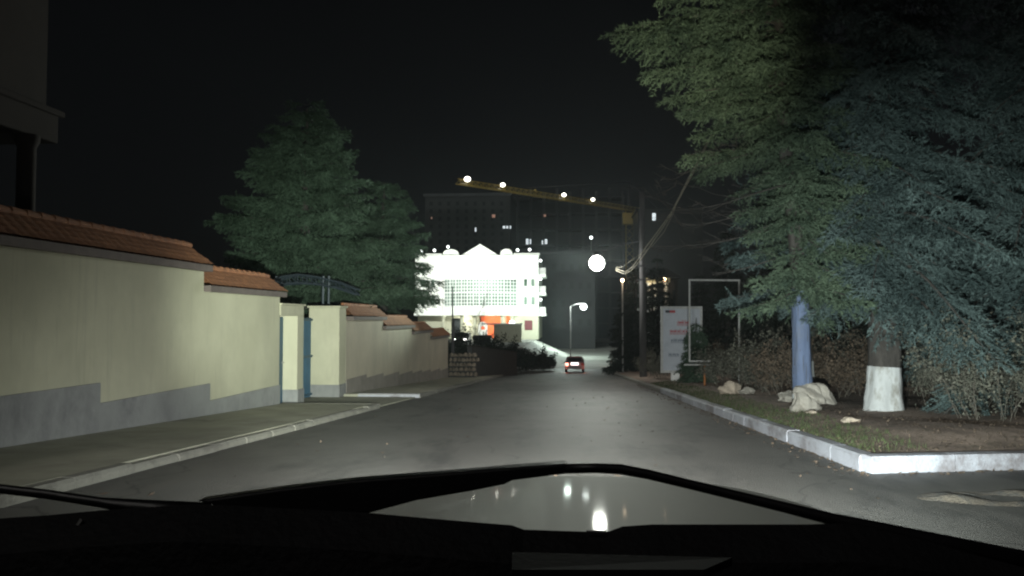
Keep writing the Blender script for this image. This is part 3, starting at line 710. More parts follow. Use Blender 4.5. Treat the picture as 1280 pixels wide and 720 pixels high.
# ------------------------------------------------------------------ left foreground of the building
sw = thing('rubble_wall', 'low rubble stone wall stacked past the end of the plastered wall', 'stone wall', (-6.2, 47.5, gz(47.5)))
rr = random.Random(12); b = MB()
xa, xb_ = at(561, 465, 47.6)[0], at(594, 465, 47.6)[0]
for j in range(5):
    x = xa
    while x < xb_:
        w = rr.uniform(.16, .34); h = .29; c = (x+w/2, 47.8, gz(47.6)+.1+h*(j+.5)); q = blob(c, w*.52, .2, h*.56, rr.randint(0, 999), 8, 6, .10); b.add(q.v, q.f); x += w
b.build('stones', M['stonew'], sw)
b = MB(); b.box(xa, 47.9, gz(48)-.1, xb_, 48.2, gz(48)+1.5); b.build('mortar_core', M['fence'], sw)
df = thing('retaining_wall', 'dark low wall between the rubble wall and the lit terrace', 'wall', (-5, 54, gz(54)))
A0 = at(590, 447, 49); A1 = at(646, 452, 60)
b = MB(); b.hexa([(A0[0], 49, gz(49)-.2), (A0[0]-.3, 49, gz(49)-.2), (A0[0]-.3, 49, gz(49)+2.0), (A0[0], 49, gz(49)+2.0)], [(A1[0], 60, gz(60)-.2), (A1[0]-.3, 60, gz(60)-.2), (A1[0]-.3, 60, gz(60)+1.7), (A1[0], 60, gz(60)+1.7)]); b.build('wall_body', M['fence'], df)
b = MB(); b.hexa([(A0[0]+.05, 48.95, gz(49)+2.003), (A0[0]-.35, 48.95, gz(49)+2.003), (A0[0]-.35, 48.95, gz(49)+2.08), (A0[0]+.05, 48.95, gz(49)+2.08)], [(A1[0]+.05, 60, gz(60)+1.703), (A1[0]-.35, 60, gz(60)+1.703), (A1[0]-.35, 60, gz(60)+1.78), (A1[0]+.05, 60, gz(60)+1.78)]); b.build('coping', M['earth'], df)
for i, (px, py, Y, rx, ry, h) in enumerate([(575, 448, 55, 1.2, 1.5, 2.6), (600, 448, 60, 1.5, 1.5, 2.4), (628, 448, 66, 1.6, 1.5, 2.1), (655, 452, 72, 1.7, 1.5, 1.7), (675, 452, 77, 1.4, 1.2, 1.5)]):
    p = at(px, py, Y)
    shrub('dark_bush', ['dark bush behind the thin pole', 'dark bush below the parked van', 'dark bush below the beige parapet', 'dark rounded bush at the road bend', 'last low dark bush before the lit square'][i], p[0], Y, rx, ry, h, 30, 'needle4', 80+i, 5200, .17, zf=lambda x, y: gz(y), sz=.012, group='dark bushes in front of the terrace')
# terrace
TZ = -1.85
xA = at(520, 430, 84)[0]-12; xB = at(652, 430, 84)[0]
b = MB(); b.box(xA, 84, -5, xB, 117.9, TZ); b.build('terrace', M['plaza'], kind='structure')
b = MB(); b.hexa([(xB+.002, 84.2, -5), (xB+.002, 117, -5), (xB+.002, 117, TZ-.004), (xB+.002, 84.2, TZ-.004)], [(xB+3.6, 86, -5), (xB+5.5, 117, -5), (xB+5.5, 117, gz(110)+.02), (xB+3.6, 86, gz(90)+.02)]); b.build('ramp', M['plaza'], kind='structure')
b = MB(); pts_ = [(xB-9, 83.9, TZ+.03), (xB, 83.9, TZ+.03), (xB+3.5, 85.8, gz(90)+.06)]; b.tube(pts_, .11, 6); b.build('terrace_edge', M['white'], kind='structure')
# beige parapet
pw = thing('parapet', 'beige porch parapet with pale coping below the entrance of the floodlit building', 'parapet', (at(637, 430, 104)[0], 104, TZ))
pA, pB = at(617, 410, 104)[0], at(652, 410, 104)[0]; zpp = at(637, 406, 104)[2]
b = MB(); b.box(pA, 104, TZ, pB, 104.4, zpp); b.build('wall_body', M['facade_low'], pw)
b = MB(); b.box(pA-1.6, 103.9, zpp+.003, pB+.1, 104.5, zpp+.2); b.build('coping', M['facade'], pw)
# sapling (bare)
shrub('sapling', 'bare slender sapling in front of the orange entrance', at(592, 430, 88)[0], 88, .5, .5, 5.6, 8, 'twig', 90, 300, .1, cat='sapling', zf=lambda x, y: TZ, sz=.035)

# ------------------------------------------------------------------ cars
def car(name, label, x, y, z, rz, paint, rear=True, van=False, lamps_on=True, head=False, group=None):
    t = thing(name, label, 'van' if van else 'car', (0, 0, 0))
    W = .86; L = 4.1; hgt = 1.45 if not van else 2.1
    if not van: prof = [(0, .32), (0, .62), (.05, .92), (.12, .98), (.42, 1.38), (.62, hgt), (1.9, hgt), (2.75, 1.0), (3.9, .78), (4.1, .6), (4.1, .30)]
    else: prof = [(0, .35), (0, 1.0), (.05, 1.3), (.15, 2.0), (.4, hgt), (3.3, hgt), (3.9, 1.3), (4.5, 1.1), (4.6, .8), (4.6, .35)]
    def wid(h): return W if h < .95 else W-.17*(h-.95)/.5 if not van else W-.05*(h-.95)
    b = MB(); n = len(prof); rings = []
    for sx in (-1, -.92, .92, 1):
        for (py, pz) in prof:
            q = 1 if abs(sx) == 1 else 0
            zz = pz-(.04*q if pz > .9 else 0)
            rings.append((wid(pz)*sx, py+(.03 if q and py < 1 else 0)-(.04 if q and py > 3 else 0), zz))
    fs = []
    for r_ in range(3):
        for i in range(n):
            j = (i+1) % n; fs.append((r_*n+i, r_*n+j, (r_+1)*n+j, (r_+1)*n+i))
    fs += [tuple(range(n)), tuple(range(3*n, 4*n))[::-1]]
    b.add(rings, fs); b.build('body', M[paint], t, smooth=False, bevel=.03)
    wy = (.75, L-.75) if not van else (.9, 3.8)
    for yy in wy:
        for sx in (-1, 1):
            w_ = MB().wheel((sx*(W-.09), yy, .31), .31, .2).build('wheel', M['black'], t)
            MB().wheel((sx*(W-.0), yy, .31), .19, .03).build('rim', M['metal'], w_)
    if not van:
        b = MB(); b.hexa([(-.60, .085, 1.0), (.60, .085, 1.0), (.55, .40, 1.345), (-.55, .40, 1.345)], [(-.60, .13, 1.0), (.60, .13, 1.0), (.55, .44, 1.34), (-.55, .44, 1.34)]); b.build('rear_window', M['glassdk'], t)
        b = MB(); b.hexa([(-.62, 2.70, 1.05), (.62, 2.70, 1.05), (.56, 1.98, 1.40), (-.56, 1.98, 1.40)], [(-.62, 2.74, 1.06), (.62, 2.74, 1.06), (.56, 2.02, 1.42), (-.56, 2.02, 1.42)]); b.build('windscreen', M['glassdk'], t)
        for sx in (-1, 1):
            b = MB(); b.hexa([(sx*.862, .75, .98), (sx*.862, 2.6, .98), (sx*.735, 1.9, 1.36), (sx*.735, .72, 1.36)], [(sx*.875, .75, .98), (sx*.875, 2.6, .98), (sx*.75, 1.9, 1.36), (sx*.75, .72, 1.36)]); b.build('side_window', M['glassdk'], t)
        b = MB(); b.box(-.84, -.09, .30, .84, .06, .56); b.build('rear_bumper', M['cardark'], t, bevel=.03)
        b = MB(); b.box(-.35, -.035, .66, .33, -.006, .88); b.build('number_plate', M['plate'] if rear else M['white'], t)
        for sx in (-1, 1):
            b = MB(); b.box(sx*.70-.13, -.03, .60, sx*.70+.13, .02, .84); b.build('tail_light', M['tail'] if rear and sx < 0 else M['maroon'], t, bevel=.01)
        b = MB(); b.tube([(-.56, .42, 1.40), (.56, .42, 1.40)], .03, 6); b.build('roof_spoiler', M['silverpaint'], t)
    for sx in (-1, 1):
        yf = 4.08 if not van else 4.58
        b = MB(); b.box(sx*.62-.15, yf, .62, sx*.62+.15, yf+.05, .76 if not van else .95); b.build('headlight', M['head'] if head else M['metal'], t, bevel=.01)
    if van:
        b = MB(); b.hexa([(-.72, 3.40, 2.02), (.72, 3.40, 2.02), (.78, 3.90, 1.36), (-.78, 3.90, 1.36)], [(-.72, 3.44, 2.04), (.72, 3.44, 2.04), (.78, 3.94, 1.38), (-.78, 3.94, 1.38)]); b.build('windscreen', M['glassdk'], t)
        for sx in (-1, 1):
            b = MB(); b.box(sx*.845-.01, 2.7, 1.25, sx*.845+.01, 3.4, 1.8); b.build('side_window', M['glassdk'], t)
    t.location = (x, y, z); t.rotation_euler = (0, 0, rz)
    return t
pc_ = at(718.5, 465, 71)
lead = car('car', 'maroon hatchback driving ahead with its left tail light glowing', pc_[0], 71, gz(71)+.012, 0, 'carred'); lead.rotation_euler = (-math.atan(S), 0, 0)
for i, (px, Y, lb) in enumerate(((575, 92, 'dark parked car with both headlights on, facing the road from the terrace'), )):
    p = at(px, 430, Y); car('parked_car', lb, p[0], Y+4, TZ, pi, 'cardark', rear=False, head=True)
p = at(603, 430, 88); wc = thing('waste_container', 'dark wheeled waste container on the terrace in front of the orange entrance', 'container', (p[0], 88, TZ))
x_ = p[0]
b = MB(); b.hexa([(x_-.95, 87.6, TZ+.18), (x_+.95, 87.6, TZ+.18), (x_+.95, 88.4, TZ+.18), (x_-.95, 88.4, TZ+.18)], [(x_-1.05, 87.45, TZ+1.05), (x_+1.05, 87.45, TZ+1.05), (x_+1.05, 88.5, TZ+1.05), (x_-1.05, 88.5, TZ+1.05)]); b.build('body', M['cardark'], wc, bevel=.03)
b = MB(); b.hexa([(x_-1.08, 87.4, TZ+1.055), (x_+1.08, 87.4, TZ+1.055), (x_+1.08, 88.55, TZ+1.055), (x_-1.08, 88.55, TZ+1.055)], [(x_-1.0, 87.6, TZ+1.28), (x_+1.0, 87.6, TZ+1.28), (x_+1.0, 88.4, TZ+1.28), (x_-1.0, 88.4, TZ+1.28)]); b.build('lid', M['fence'], wc, bevel=.03)
for ax in (-.8, .8):
    for ay in (87.7, 88.3): MB().wheel((x_+ax, ay, TZ+.1), .1, .06).build('wheel', M['black'], wc)

# red glow of the leading car's lamps
for sx in (-1, 1):
    l = bpy.data.lights.new('tail_glow', 'POINT'); l.energy = 14; l.color = (1, .18, .10); l.shadow_soft_size = .08
    o = bpy.data.objects.new('tail_glow', l); COL.objects.link(o); o.location = (pc_[0]+sx*.8, 70.3, gz(71)+.45)

# ------------------------------------------------------------------ floodlit building
YBd = 118.0
def X(px, Y=YBd): return at(px, 400, Y)[0]
def Z(py, Y=YBd, px=600): return at(px, py, Y)[2]
fb = thing('floodlit_building', 'brilliantly floodlit white building with central gable and orange entrance at the end of the road', 'building', (X(600), YBd+8, TZ))
x0, x1 = X(519), X(673); zr = Z(319); zc = Z(394.5)
b = MB(); b.box(x0, YBd, zc, x1, YBd+18, zr); b.build('upper_wall', M['facade'], fb)
b = MB()
b.box(x0, YBd+2.2, TZ, X(597), YBd+18, zc-.003); b.box(X(597), YBd+3.2, TZ, X(640), YBd+18, zc-.003); b.box(X(640), YBd+.1, TZ, x1, YBd+18, zc-.003)
b.build('ground_floor_wall', M['facade_low'], fb)
b = MB(); b.box(x0, YBd-1.0, zc+.003, X(640), YBd-.003, zc+.35); b.build('canopy', M['facade'], fb)
for px in (555, 578, 594, 628, 640):
    b = MB(); b.lathe((X(px), YBd-.5, TZ), [(.32, 0), (.32, .3), (.25, .35), (.23, zc-TZ-.3), (.32, zc-TZ-.15), (.32, zc-TZ)], 12); b.build('column', M['facade_low'], fb, smooth=True)
# gable and humps
b = MB(); quadpx(b, [(577, 319), (600, 305), (623, 319)], YBd, .6); quadpx(b, [(586, 318.5), (600, 309.5), (614, 318.5)], YBd-.25, .24); b.build('gable', M['facade'], fb)
for (xa, xb2, yt) in ((553, 574, 311.5), (625, 641, 311)):
    pts = [(xa+(xb2-xa)*i/12, 319-(319-yt)*math.sqrt(max(0, 1-(2*i/12-1)**2))**.9) for i in range(13)]
    b = MB(); quadpx(b, pts, YBd, .6); b.build('curved_parapet', M['facade'], fb)
b = MB(); b.box(x0-.2, YBd-.25, zr+.003, X(552), YBd+.6, zr+.25); b.box(X(642), YBd-.25, zr+.003, x1+.2, YBd+.6, zr+.25); b.build('cornice', M['facade'], fb)
# upper windows (in two rows) and the curved green glazed gallery
for (ya, yb) in ((327, 338), ):
    for px in (530, 545, 590, 610, 655, 667):
        b = MB(); b.box(X(px-2.2), YBd-.04, Z(yb), X(px+2.2), YBd-.01, Z(ya)); f_ = b.build('window', M['white'], fb)
        b = MB(); b.box(X(px-1.7), YBd-.06, Z(yb-1), X(px+1.7), YBd-.045, Z(ya+1)); b.build('pane', M['facade'], f_)
b = MB()
def gal(u, v, off=0):
    px = 556+90*u; a = (u-.5)*2; return (X(px), YBd-.3-1.6*(1-a*a)-off, Z(383)+(Z(349)-Z(383))*v)
b.sheet(lambda u, v: gal(u, v), 24, 4); b.build('curved_glazing', M['greenglass'], fb, smooth=True)
b = MB()
for k in range(25):
    u = k/24; p = gal(u, 0, .05); q = gal(u, 1, .05); b.tube([p, q], .045 if k % 2 else .07, 4)
for k in range(9):
    v = k/8; b.tube([gal(u/12, v, .05) for u in range(13)], .05 if k % 4 else .11, 4)
b.build('glazing_bars', M['white'], fb)
b = MB(); b.sheet(lambda u, v: gal(u, 0, .3+.0)[:2]+(Z(384)-(Z(384)-Z(394))*v,), 24, 2); b.build('balcony_band', M['facade'], fb, smooth=True)
b = MB(); b.sheet(lambda u, v: (lambda g: (g[0], g[1]+v*2.2, Z(348)))(gal(u, 1, .2)), 24, 2); b.build('gallery_roof', M['facade'], fb)
for (pxa, pxb) in ((519.5, 523), (550, 553), (647, 650), (670, 673.2)):
    b = MB(); b.box(X(pxa), YBd-.45, zc+.36, X(pxb), YBd-.003, zr-.01); b.build('pilaster', M['facade'], fb)
b = MB(); b.box(x0, YBd-.6, Z(343.5), X(549.9), YBd-.46, Z(341.5)); b.box(X(650.1), YBd-.6, Z(343.5), x1, YBd-.46, Z(341.5)); b.build('string_course', M['facade'], fb)
b = MB(); b.box(x0-.1, YBd-.7, zr-.35, x1+.1, YBd-.46, zr-.05); b.build('eaves_band', M['facade'], fb)
for px in (529, 541, 657, 666):
    for (ya, yb) in ((349, 358), (371, 381)):
        b = MB(); b.box(X(px-2), YBd-.05, Z(yb), X(px+2), YBd-.003, Z(ya)); b.build('window', M['greenglass'], fb)
# entrance
b = MB(); b.box(X(598), YBd+3.0, TZ+.1, X(625), YBd+3.19, zc-.05); b.build('orange_panel', M['orangewall'], fb)
b = MB(); b.box(X(631), YBd+3.0, TZ+.1, X(637.5), YBd+3.19, zc-.05); b.build('orange_panel', M['orangewall'], fb)
b = MB(); b.box(X(565), YBd+2.0, TZ+.2, X(575), YBd+2.19, zc-.4); b.build('dark_window', M['glassdk'], fb)
b = MB(); quadpx(b, [(656, 412.5), (656, 400.5), (665.5, 400.5), (665.5, 412.5)], YBd+.0, .09); b.build('maroon_notice_board', M['maroon'], fb)
b = MB(); quadpx(b, [(647, 407), (647, 404.8), (652, 404.8), (652, 407)], YBd+.0, .09); b.build('name_plate', M['blackink'], fb)
b = MB(); b.ball(at(640, 404, YBd-.7), .42, 12, 8); b.build('entrance_lamp', M['lampcool'], fb, smooth=True)
# side balconies
for (ya, yb) in ((343, 346), (366, 369), (392, 395)):
    b = MB(); b.box(x1+.003, YBd+.5, Z(yb), X(682), YBd+7, Z(ya)); f_ = b.build('balcony', M['facade'], fb)
    b = MB(); b.box(x1+.05, YBd+.45, Z(ya)+.003, X(682), YBd+.55, Z(ya)+1.0); b.build('railing', M['metal'], f_)
    b = MB(); b.ball((X(675.5), YBd+.9, Z(ya)+2.1), .2, 8, 6); b.build('balcony_lamp', M['lampcool'], f_)
# arch/statue like white doorway
st = thing('white_arch', 'white arched figure niche standing before the orange entrance wall', 'arch', (X(603, 116), 116, TZ))
b = MB(); pts = [(598, 422), (598, 407), (600, 403.5), (603.5, 402), (607, 403.5), (609, 407), (609, 422), (606, 422), (606, 409), (603.5, 407), (601, 409), (601, 422)]
A = [at(x, y, 116) for x, y in pts]; B = [(p[0], p[1]+.5, p[2]) for p in A]
n = 12; fs = [(i, (i+1) % n, n+(i+1) % n, n+i) for i in range(n)]+[(0, 1, 10, 11), (1, 2, 9, 10), (2, 3, 8, 9), (3, 4, 8), (4, 5, 7, 8), (5, 6, 7)]
fs += [tuple(n+i for i in f) for f in fs[n:]]
b.add(A+B, fs); b.build('arch_frame', M['statue'], st)
b = MB(); quadpx(b, [(601.05, 422), (601.05, 412), (605.95, 412), (605.95, 422)], 116.15, .2); b.build('door_panel', M['statue'], st)
# roof-edge lamps
for i, (px, py, lb) in enumerate(((527, 314, 'leftmost small white lamp on the roof edge of the floodlit building'), (543, 313, 'second lamp from the left on the floodlit roof edge'), (560, 308.5, 'small lamp above the left curved parapet'), (647, 312.5, 'small lamp right of the right curved parapet'), (662, 312, 'rightmost small lamp on the floodlit roof edge'))):
    p = at(px, py, YBd+.3); t = thing('roof_lamp', lb, 'lamp', (p[0], YBd+.3, zr+.25), 'lamps along the roof edge')
    b = MB(); b.tube([(p[0], YBd+.3, zr+.2), (p[0], YBd+.3, p[2])], .04, 6); b.build('stem', M['metal'], t)
    b = MB(); b.ball(p, .2, 10, 6); b.build('bulb', M['lampcool'], t)

# dark block right of it
YD = 134
db = thing('dark_block', 'unlit grey flat roofed block immediately right of the floodlit building', 'building', (at(712, 430, YD)[0], YD+8, -4))
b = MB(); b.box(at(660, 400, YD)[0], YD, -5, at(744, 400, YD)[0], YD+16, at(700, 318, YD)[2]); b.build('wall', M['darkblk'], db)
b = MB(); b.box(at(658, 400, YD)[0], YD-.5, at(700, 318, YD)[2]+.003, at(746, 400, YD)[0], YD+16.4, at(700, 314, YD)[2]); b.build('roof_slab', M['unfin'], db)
for r_ in range(4):
    for c in range(5):
        px = 690+c*11; py = 330+r_*23
        b = MB(); A = [at(px+a, py+d, YD-.03) for a, d in ((0, 8), (0, 0), (5, 0), (5, 8))]; b.hexa(A, [(p[0], p[1]+.025, p[2]) for p in A]); b.build('window', M['glassdk'], db)
# unfinished tower
YU = 185
ub = thing('unfinished_tower', 'dark concrete frame of a high building under construction behind the floodlit one', 'building', (at(700, 430, YU)[0], YU+10, -3.5))
ux0, ux1 = at(628, 400, YU)[0], at(782, 400, YU)[0]; ztop = at(700, 246, YU)[2]
nf = 9; fh = (ztop+3.5)/nf
for k in range(1, nf+1):
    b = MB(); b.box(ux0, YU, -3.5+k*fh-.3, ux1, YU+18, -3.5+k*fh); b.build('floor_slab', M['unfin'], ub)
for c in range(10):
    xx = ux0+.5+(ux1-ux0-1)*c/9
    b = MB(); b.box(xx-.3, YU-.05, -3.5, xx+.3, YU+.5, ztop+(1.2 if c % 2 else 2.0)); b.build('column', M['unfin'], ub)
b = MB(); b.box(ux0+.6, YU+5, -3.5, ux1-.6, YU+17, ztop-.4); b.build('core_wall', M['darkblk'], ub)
def tinywin(par, px, py, w, h, Y, m):
    b = MB(); quadpx(b, [(px-w/2, py+h/2), (px-w/2, py-h/2), (px+w/2, py-h/2), (px+w/2, py+h/2)], Y-.08, .06); b.build('lit_window', M[m], par)
for q in ((659, 302, 3, 7, 'winwhite'), (663, 302, 1.6, 6, 'winwhite'), (678, 303, 1.5, 5, 'winwhite'), (682.5, 302, 3, 6, 'winwhite'), (681, 269.5, 3, 3, 'winwarm')): tinywin(ub, *q[:4], YU-.1, q[4])
# dark high block left
lb_ = thing('dark_tower', 'dark apartment tower with a few small lit windows behind the floodlit gable', 'building', (at(580, 430, 160)[0], 165, -3.5))
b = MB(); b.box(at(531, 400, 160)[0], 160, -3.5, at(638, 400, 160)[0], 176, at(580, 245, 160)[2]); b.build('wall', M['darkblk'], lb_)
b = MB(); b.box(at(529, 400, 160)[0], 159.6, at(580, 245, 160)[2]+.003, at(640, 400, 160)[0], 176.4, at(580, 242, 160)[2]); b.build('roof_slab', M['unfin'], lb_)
for q in ((594.5, 287, 1.6, 5, 'winwhite'), (630, 284, 3, 3, 'winwhite'), (634, 284, 2.2, 3, 'winwhite'), (638.0, 284, 1.6, 3.5, 'winwhite'), (617, 270, 4, 4, 'winwarm'), (539.5, 272.5, 1.5, 2.5, 'winwarm')): tinywin(lb_, *q[:4], 160, q[4])
for r_ in range(7):
    for c in range(9):
        px = 537+c*11; py = 252+r_*9.5
        b = MB(); quadpx(b, [(px, py+5), (px, py), (px+4, py), (px+4, py+5)], 159.95, .03); b.build('window', M['glassdk'], lb_)
# crane
cr = thing('tower_crane', 'yellow tower crane with floodlights along its long lattice jib', 'crane', (12.7, 160, -3.5))
J0 = np.array(at(572, 231, 132)); zj = J0[2]; Jm = np.array(at(787, 266, 132)); 
def jp(px, py):      # point on the horizontal jib plane
    r = ray(px, py); t = (zj-H)/r[2]; return np.array((t*r[0], t*r[1], zj))
A_, B_ = jp(572, 229.5), jp(787, 263.0); C_ = A_+(B_-A_)*1.22
dj = (B_-A_)/np.linalg.norm(B_-A_); sj = np.array((-dj[1], dj[0], 0))*.55
Lj = np.linalg.norm(C_-A_)
b = MB(); n = int(Lj/1.3)
for s_ in (-1, 1): b.tube([A_+s_*sj, C_+s_*sj], .07, 4)
b.tube([A_+(0, 0, .85), C_+(0, 0, .85)], .07, 4)
for i in range(n):
    p = A_+dj*(i*Lj/n); q = A_+dj*((i+1)*Lj/n); m_ = (p+q)/2+np.array((0, 0, .85))
    for s_ in (-1, 1): b.tube([p+s_*sj, m_], .045, 4, False); b.tube([m_, q+s_*sj], .045, 4, False)
    b.tube([p+sj, q-sj], .04, 4, False)
b.build('jib', M['craney'], cr)
b = MB(); mx, my = B_[0], B_[1]
for (ax, ay) in ((-.8, -.8), (.8, -.8), (.8, .8), (-.8, .8)): b.tube([(mx+ax, my+ay, -3.5), (mx+ax, my+ay, zj+.1)], .1, 4)
zz = -3.5; s_ = 1
while zz < zj-1.6:
    for (a0, a1) in (((-.8, -.8), (.8, -.8)), ((.8, -.8), (.8, .8)), ((.8, .8), (-.8, .8)), ((-.8, .8), (-.8, -.8))):
        b.tube([(mx+a0[0], my+a0[1], zz), (mx+a1[0], my+a1[1], zz+1.6)], .05, 4, False)
    zz += 1.6
b.build('mast', M['craney'], cr)
b = MB(); b.tube([(mx, my, zj+1.15), (mx, my, zj+6)], [.4, .12], 4); b.tube([(mx, my, zj+6), tuple(A_+(B_-A_)*.35+np.array((0, 0, 1.2)))], .05, 4); b.tube([(mx, my, zj+6), tuple(C_+np.array((0, 0, 1.2)))], .05, 4); b.build('apex', M['metaldk'], cr)
b = MB(); b.box(mx-1.6, my-2.6, zj-3.2, mx+.5, my-.85, zj-.8); b.build('cab', M['craney'], cr, bevel=.08)
b = MB(); b.box(C_[0]-1.6, C_[1]-1, zj-1.6, C_[0]+.2, C_[1]+.6, zj-.15); b.build('counterweight', M['unfin'], cr)
def pl(loc, e, col=(1, 1, 1), r=.2):
    l = bpy.data.lights.new('point_light', 'POINT'); l.energy = e; l.color = col; l.shadow_soft_size = r
    o = bpy.data.objects.new('point_light', l); COL.objects.link(o); o.location = loc
for (px, py, r_) in ((585, 228, .55), (629, 234.5, .43), (669, 243.5, .25), (705, 246, .43), (741, 252.5, .38)):
    u = (px-572)/(787-572); p = jp(px, 229.5+33.5*u)
    p = p+np.array((0, 0, .9)); b = MB(); b.ball(tuple(p+np.array((0, -.8, 0))), r_, 12, 8, .8); b.build('floodlight', M['lampcrane'] if r_ > .3 else M['craney'], cr, smooth=True)
    pl(tuple(p+np.array((.5, -2.0, .4))), 22 if r_ > .3 else 22, (1, .95, .75), .3)
pl((mx-2.5, my-4, zj-1.5), 25, (1, .85, .5))
q = at(817.5, 270, 150); b = MB(); b.box(q[0]-.25, 150, q[2]-.5, q[0]+.25, 150.2, q[2]+.5)
vl = thing('villa', 'small villa with warm lit portico columns behind the concrete pole', 'house', (at(822, 400, 96)[0], 100, gz(96)))
YV = 96
def Xv(px): return at(px, 400, YV)[0]
def Zv(py): return at(820, py, YV)[2]
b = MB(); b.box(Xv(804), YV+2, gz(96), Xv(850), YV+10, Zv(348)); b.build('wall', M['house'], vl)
b = MB(); b.hexa([(Xv(801), YV-.4, Zv(347)), (Xv(853), YV-.4, Zv(347)), (Xv(853), YV+10.4, Zv(347)), (Xv(801), YV+10.4, Zv(347))], [(Xv(815), YV+4, Zv(333)), (Xv(840), YV+4, Zv(333)), (Xv(840), YV+6, Zv(333)), (Xv(815), YV+6, Zv(333))]); b.build('roof', M['darkblk'], vl)
b = MB(); b.box(Xv(806), YV, Zv(353), Xv(838), YV+1.99, Zv(347.3)); b.build('cornice', M['plaster'], vl)
for px in (812.5, 820, 834):
    b = MB(); b.lathe((Xv(px), YV+.5, gz(96)), [(.30, 0), (.25, .3), (.22, Zv(353)-gz(96)-.3), (.3, Zv(353)-gz(96)-.005)], 12); b.build('column', M['statue'], vl, smooth=True)
for px in (815, 827, 845):
    b = MB(); b.box(Xv(px-2), YV+1.93, Zv(385), Xv(px+2), YV+1.97, Zv(362)); b.build('window', M['glassdk'], vl)
pl((Xv(814), YV-1.2, Zv(357)), 110, (1, .78, .48), .2)

# yellow lit sign window near crane counter jib
q = at(817.5, 271, 150)
ht = thing('distant_tower', 'distant dark block with one bright window between the cables and the bare branches', 'building', (q[0]+4, 156, -3.5))
b = MB(); b.box(q[0]-3, 150.1, -3.5, q[0]+9, 162, q[2]+1.3); b.build('wall', M['dark'], ht)
tinywin(ht, 817.5, 271, 4.2, 9, 150.1, 'winwhite')
b = MB(); b.box(q[0]-3.3, 149.8, q[2]+1.303, q[0]+9.3, 162.3, q[2]+1.6); b.build('roof_slab', M['dark'], ht)

# ------------------------------------------------------------------ the car we look out of
oc = thing('own_car', 'dark car front seen from inside, wiper, grey bonnet and dashboard across the bottom', 'car', (0, 1.2, 0))
def bon(u, v):
    d = 1.02+v*.95; px = 735+(u-.5)*2*(700-v*270)
    py0 = 664 if v == 0 else 0
    s = (u-.5)*2
    z = 1.015-.076*v-(.10+.08*(s > 0))*abs(s)**2.4-.16*max(0, abs(s)-.82)*5*.5-.02*v*v
    x = .07+s*(.82-.06*v*v); y = d-.12*s*s*v
    return (x, y, z-.02*max(0, v-.9)*10)
b = MB(); b.sheet(bon, 40, 20); b.build('bonnet', M['bonnet'], oc, smooth=True)
b = MB()
def nose(u, v):
    p = bon(u, 1); return (p[0], p[1]+.10*sin(v*pi*.5), p[2]-.001-.62*v)
b.sheet(nose, 40, 8); b.build('front_panel', M['blackp'], oc, smooth=True)
for sx in (-1, 1):
    b = MB(); b.hexa([(.07+sx*.80, 0.95, .85), (.07+sx*.88, 0.95, .80), (.07+sx*.88, 0.95, .3), (.07+sx*.80, 0.95, .3)], [(.07+sx*.72, 1.86, .72), (.07+sx*.78, 1.80, .66), (.07+sx*.78, 1.80, .3), (.07+sx*.72, 1.86, .3)]); b.build('fender', M['cardark'], oc)
def slab(pts, d0, d1, name, m, bev=0, sm=False, par=oc):
    A = [atD(x, y, d0) for x, y in pts]; dd = (d1-d0)
    B = [(p[0], p[1]+dd, p[2]) for p in A]
    b = MB(); b.hexa(A, B); return b.build(name, m, par, bevel=bev)
# cowl: top outline, solid down to below the frame
b = MB()
cw = [(-160, 640), (0, 648), (60, 644), (125, 638), (185, 634), (245, 630), (330, 634), (460, 641), (560, 650), (640, 656.5), (655, 662), (745, 665), (762, 664), (778, 658), (815, 655.5), (930, 655.5), (1010, 655.5), (1052, 654), (1075, 657), (1150, 668), (1215, 682), (1280, 694), (1440, 715)]
def cfn(u, v):
    i = int(round(u*(len(cw)-1))); x, y = cw[i]
    if v < .05: return atD(x, y+1, 1.02)[:2]+(atD(x, y, .94)[2]-.06,)
    p = atD(x, y, .94)
    if v < .3: return (p[0], p[1], p[2])
    if v < .55: return (p[0], p[1]-.05, p[2]-.03)
    if v < .8: return (p[0], p[1]-.06, p[2]-.12)
    return (p[0], p[1]-.08, p[2]-.4)
b.sheet(cfn, len(cw)-1, 4); b.build('cowl', M['blackp'], oc)
# dashboard top in front of the driver
def dfn2(u, v):
    px = -200+1700*u; y = .38+.48*v; x = atD(px, 700, .8)[0]*(y/.8)
    return (x, y, .985-.02*(u-.5)**2-.10*(1-v)**2-.035+.0*v)
b = MB(); b.sheet(lambda u, v: (-.95+2.0*u, .30+.56*v, .975-.06*(1-v)**2-.05*v-.03*(2*u-1)**2), 30, 10); b.build('dashboard', M['dash'], oc, smooth=True)
b = MB(); b.hexa([atD(640, 690, .80), atD(915, 697, .80), atD(880, 712, .74), atD(640, 712, .74)], [tuple(np.array(atD(x, y, d))-(0, 0, .008)) for x, y, d in ((640, 690, .8), (915, 697, .8), (880, 712, .74), (640, 712, .74))]); b.build('vent_trim', M['dash'], oc)
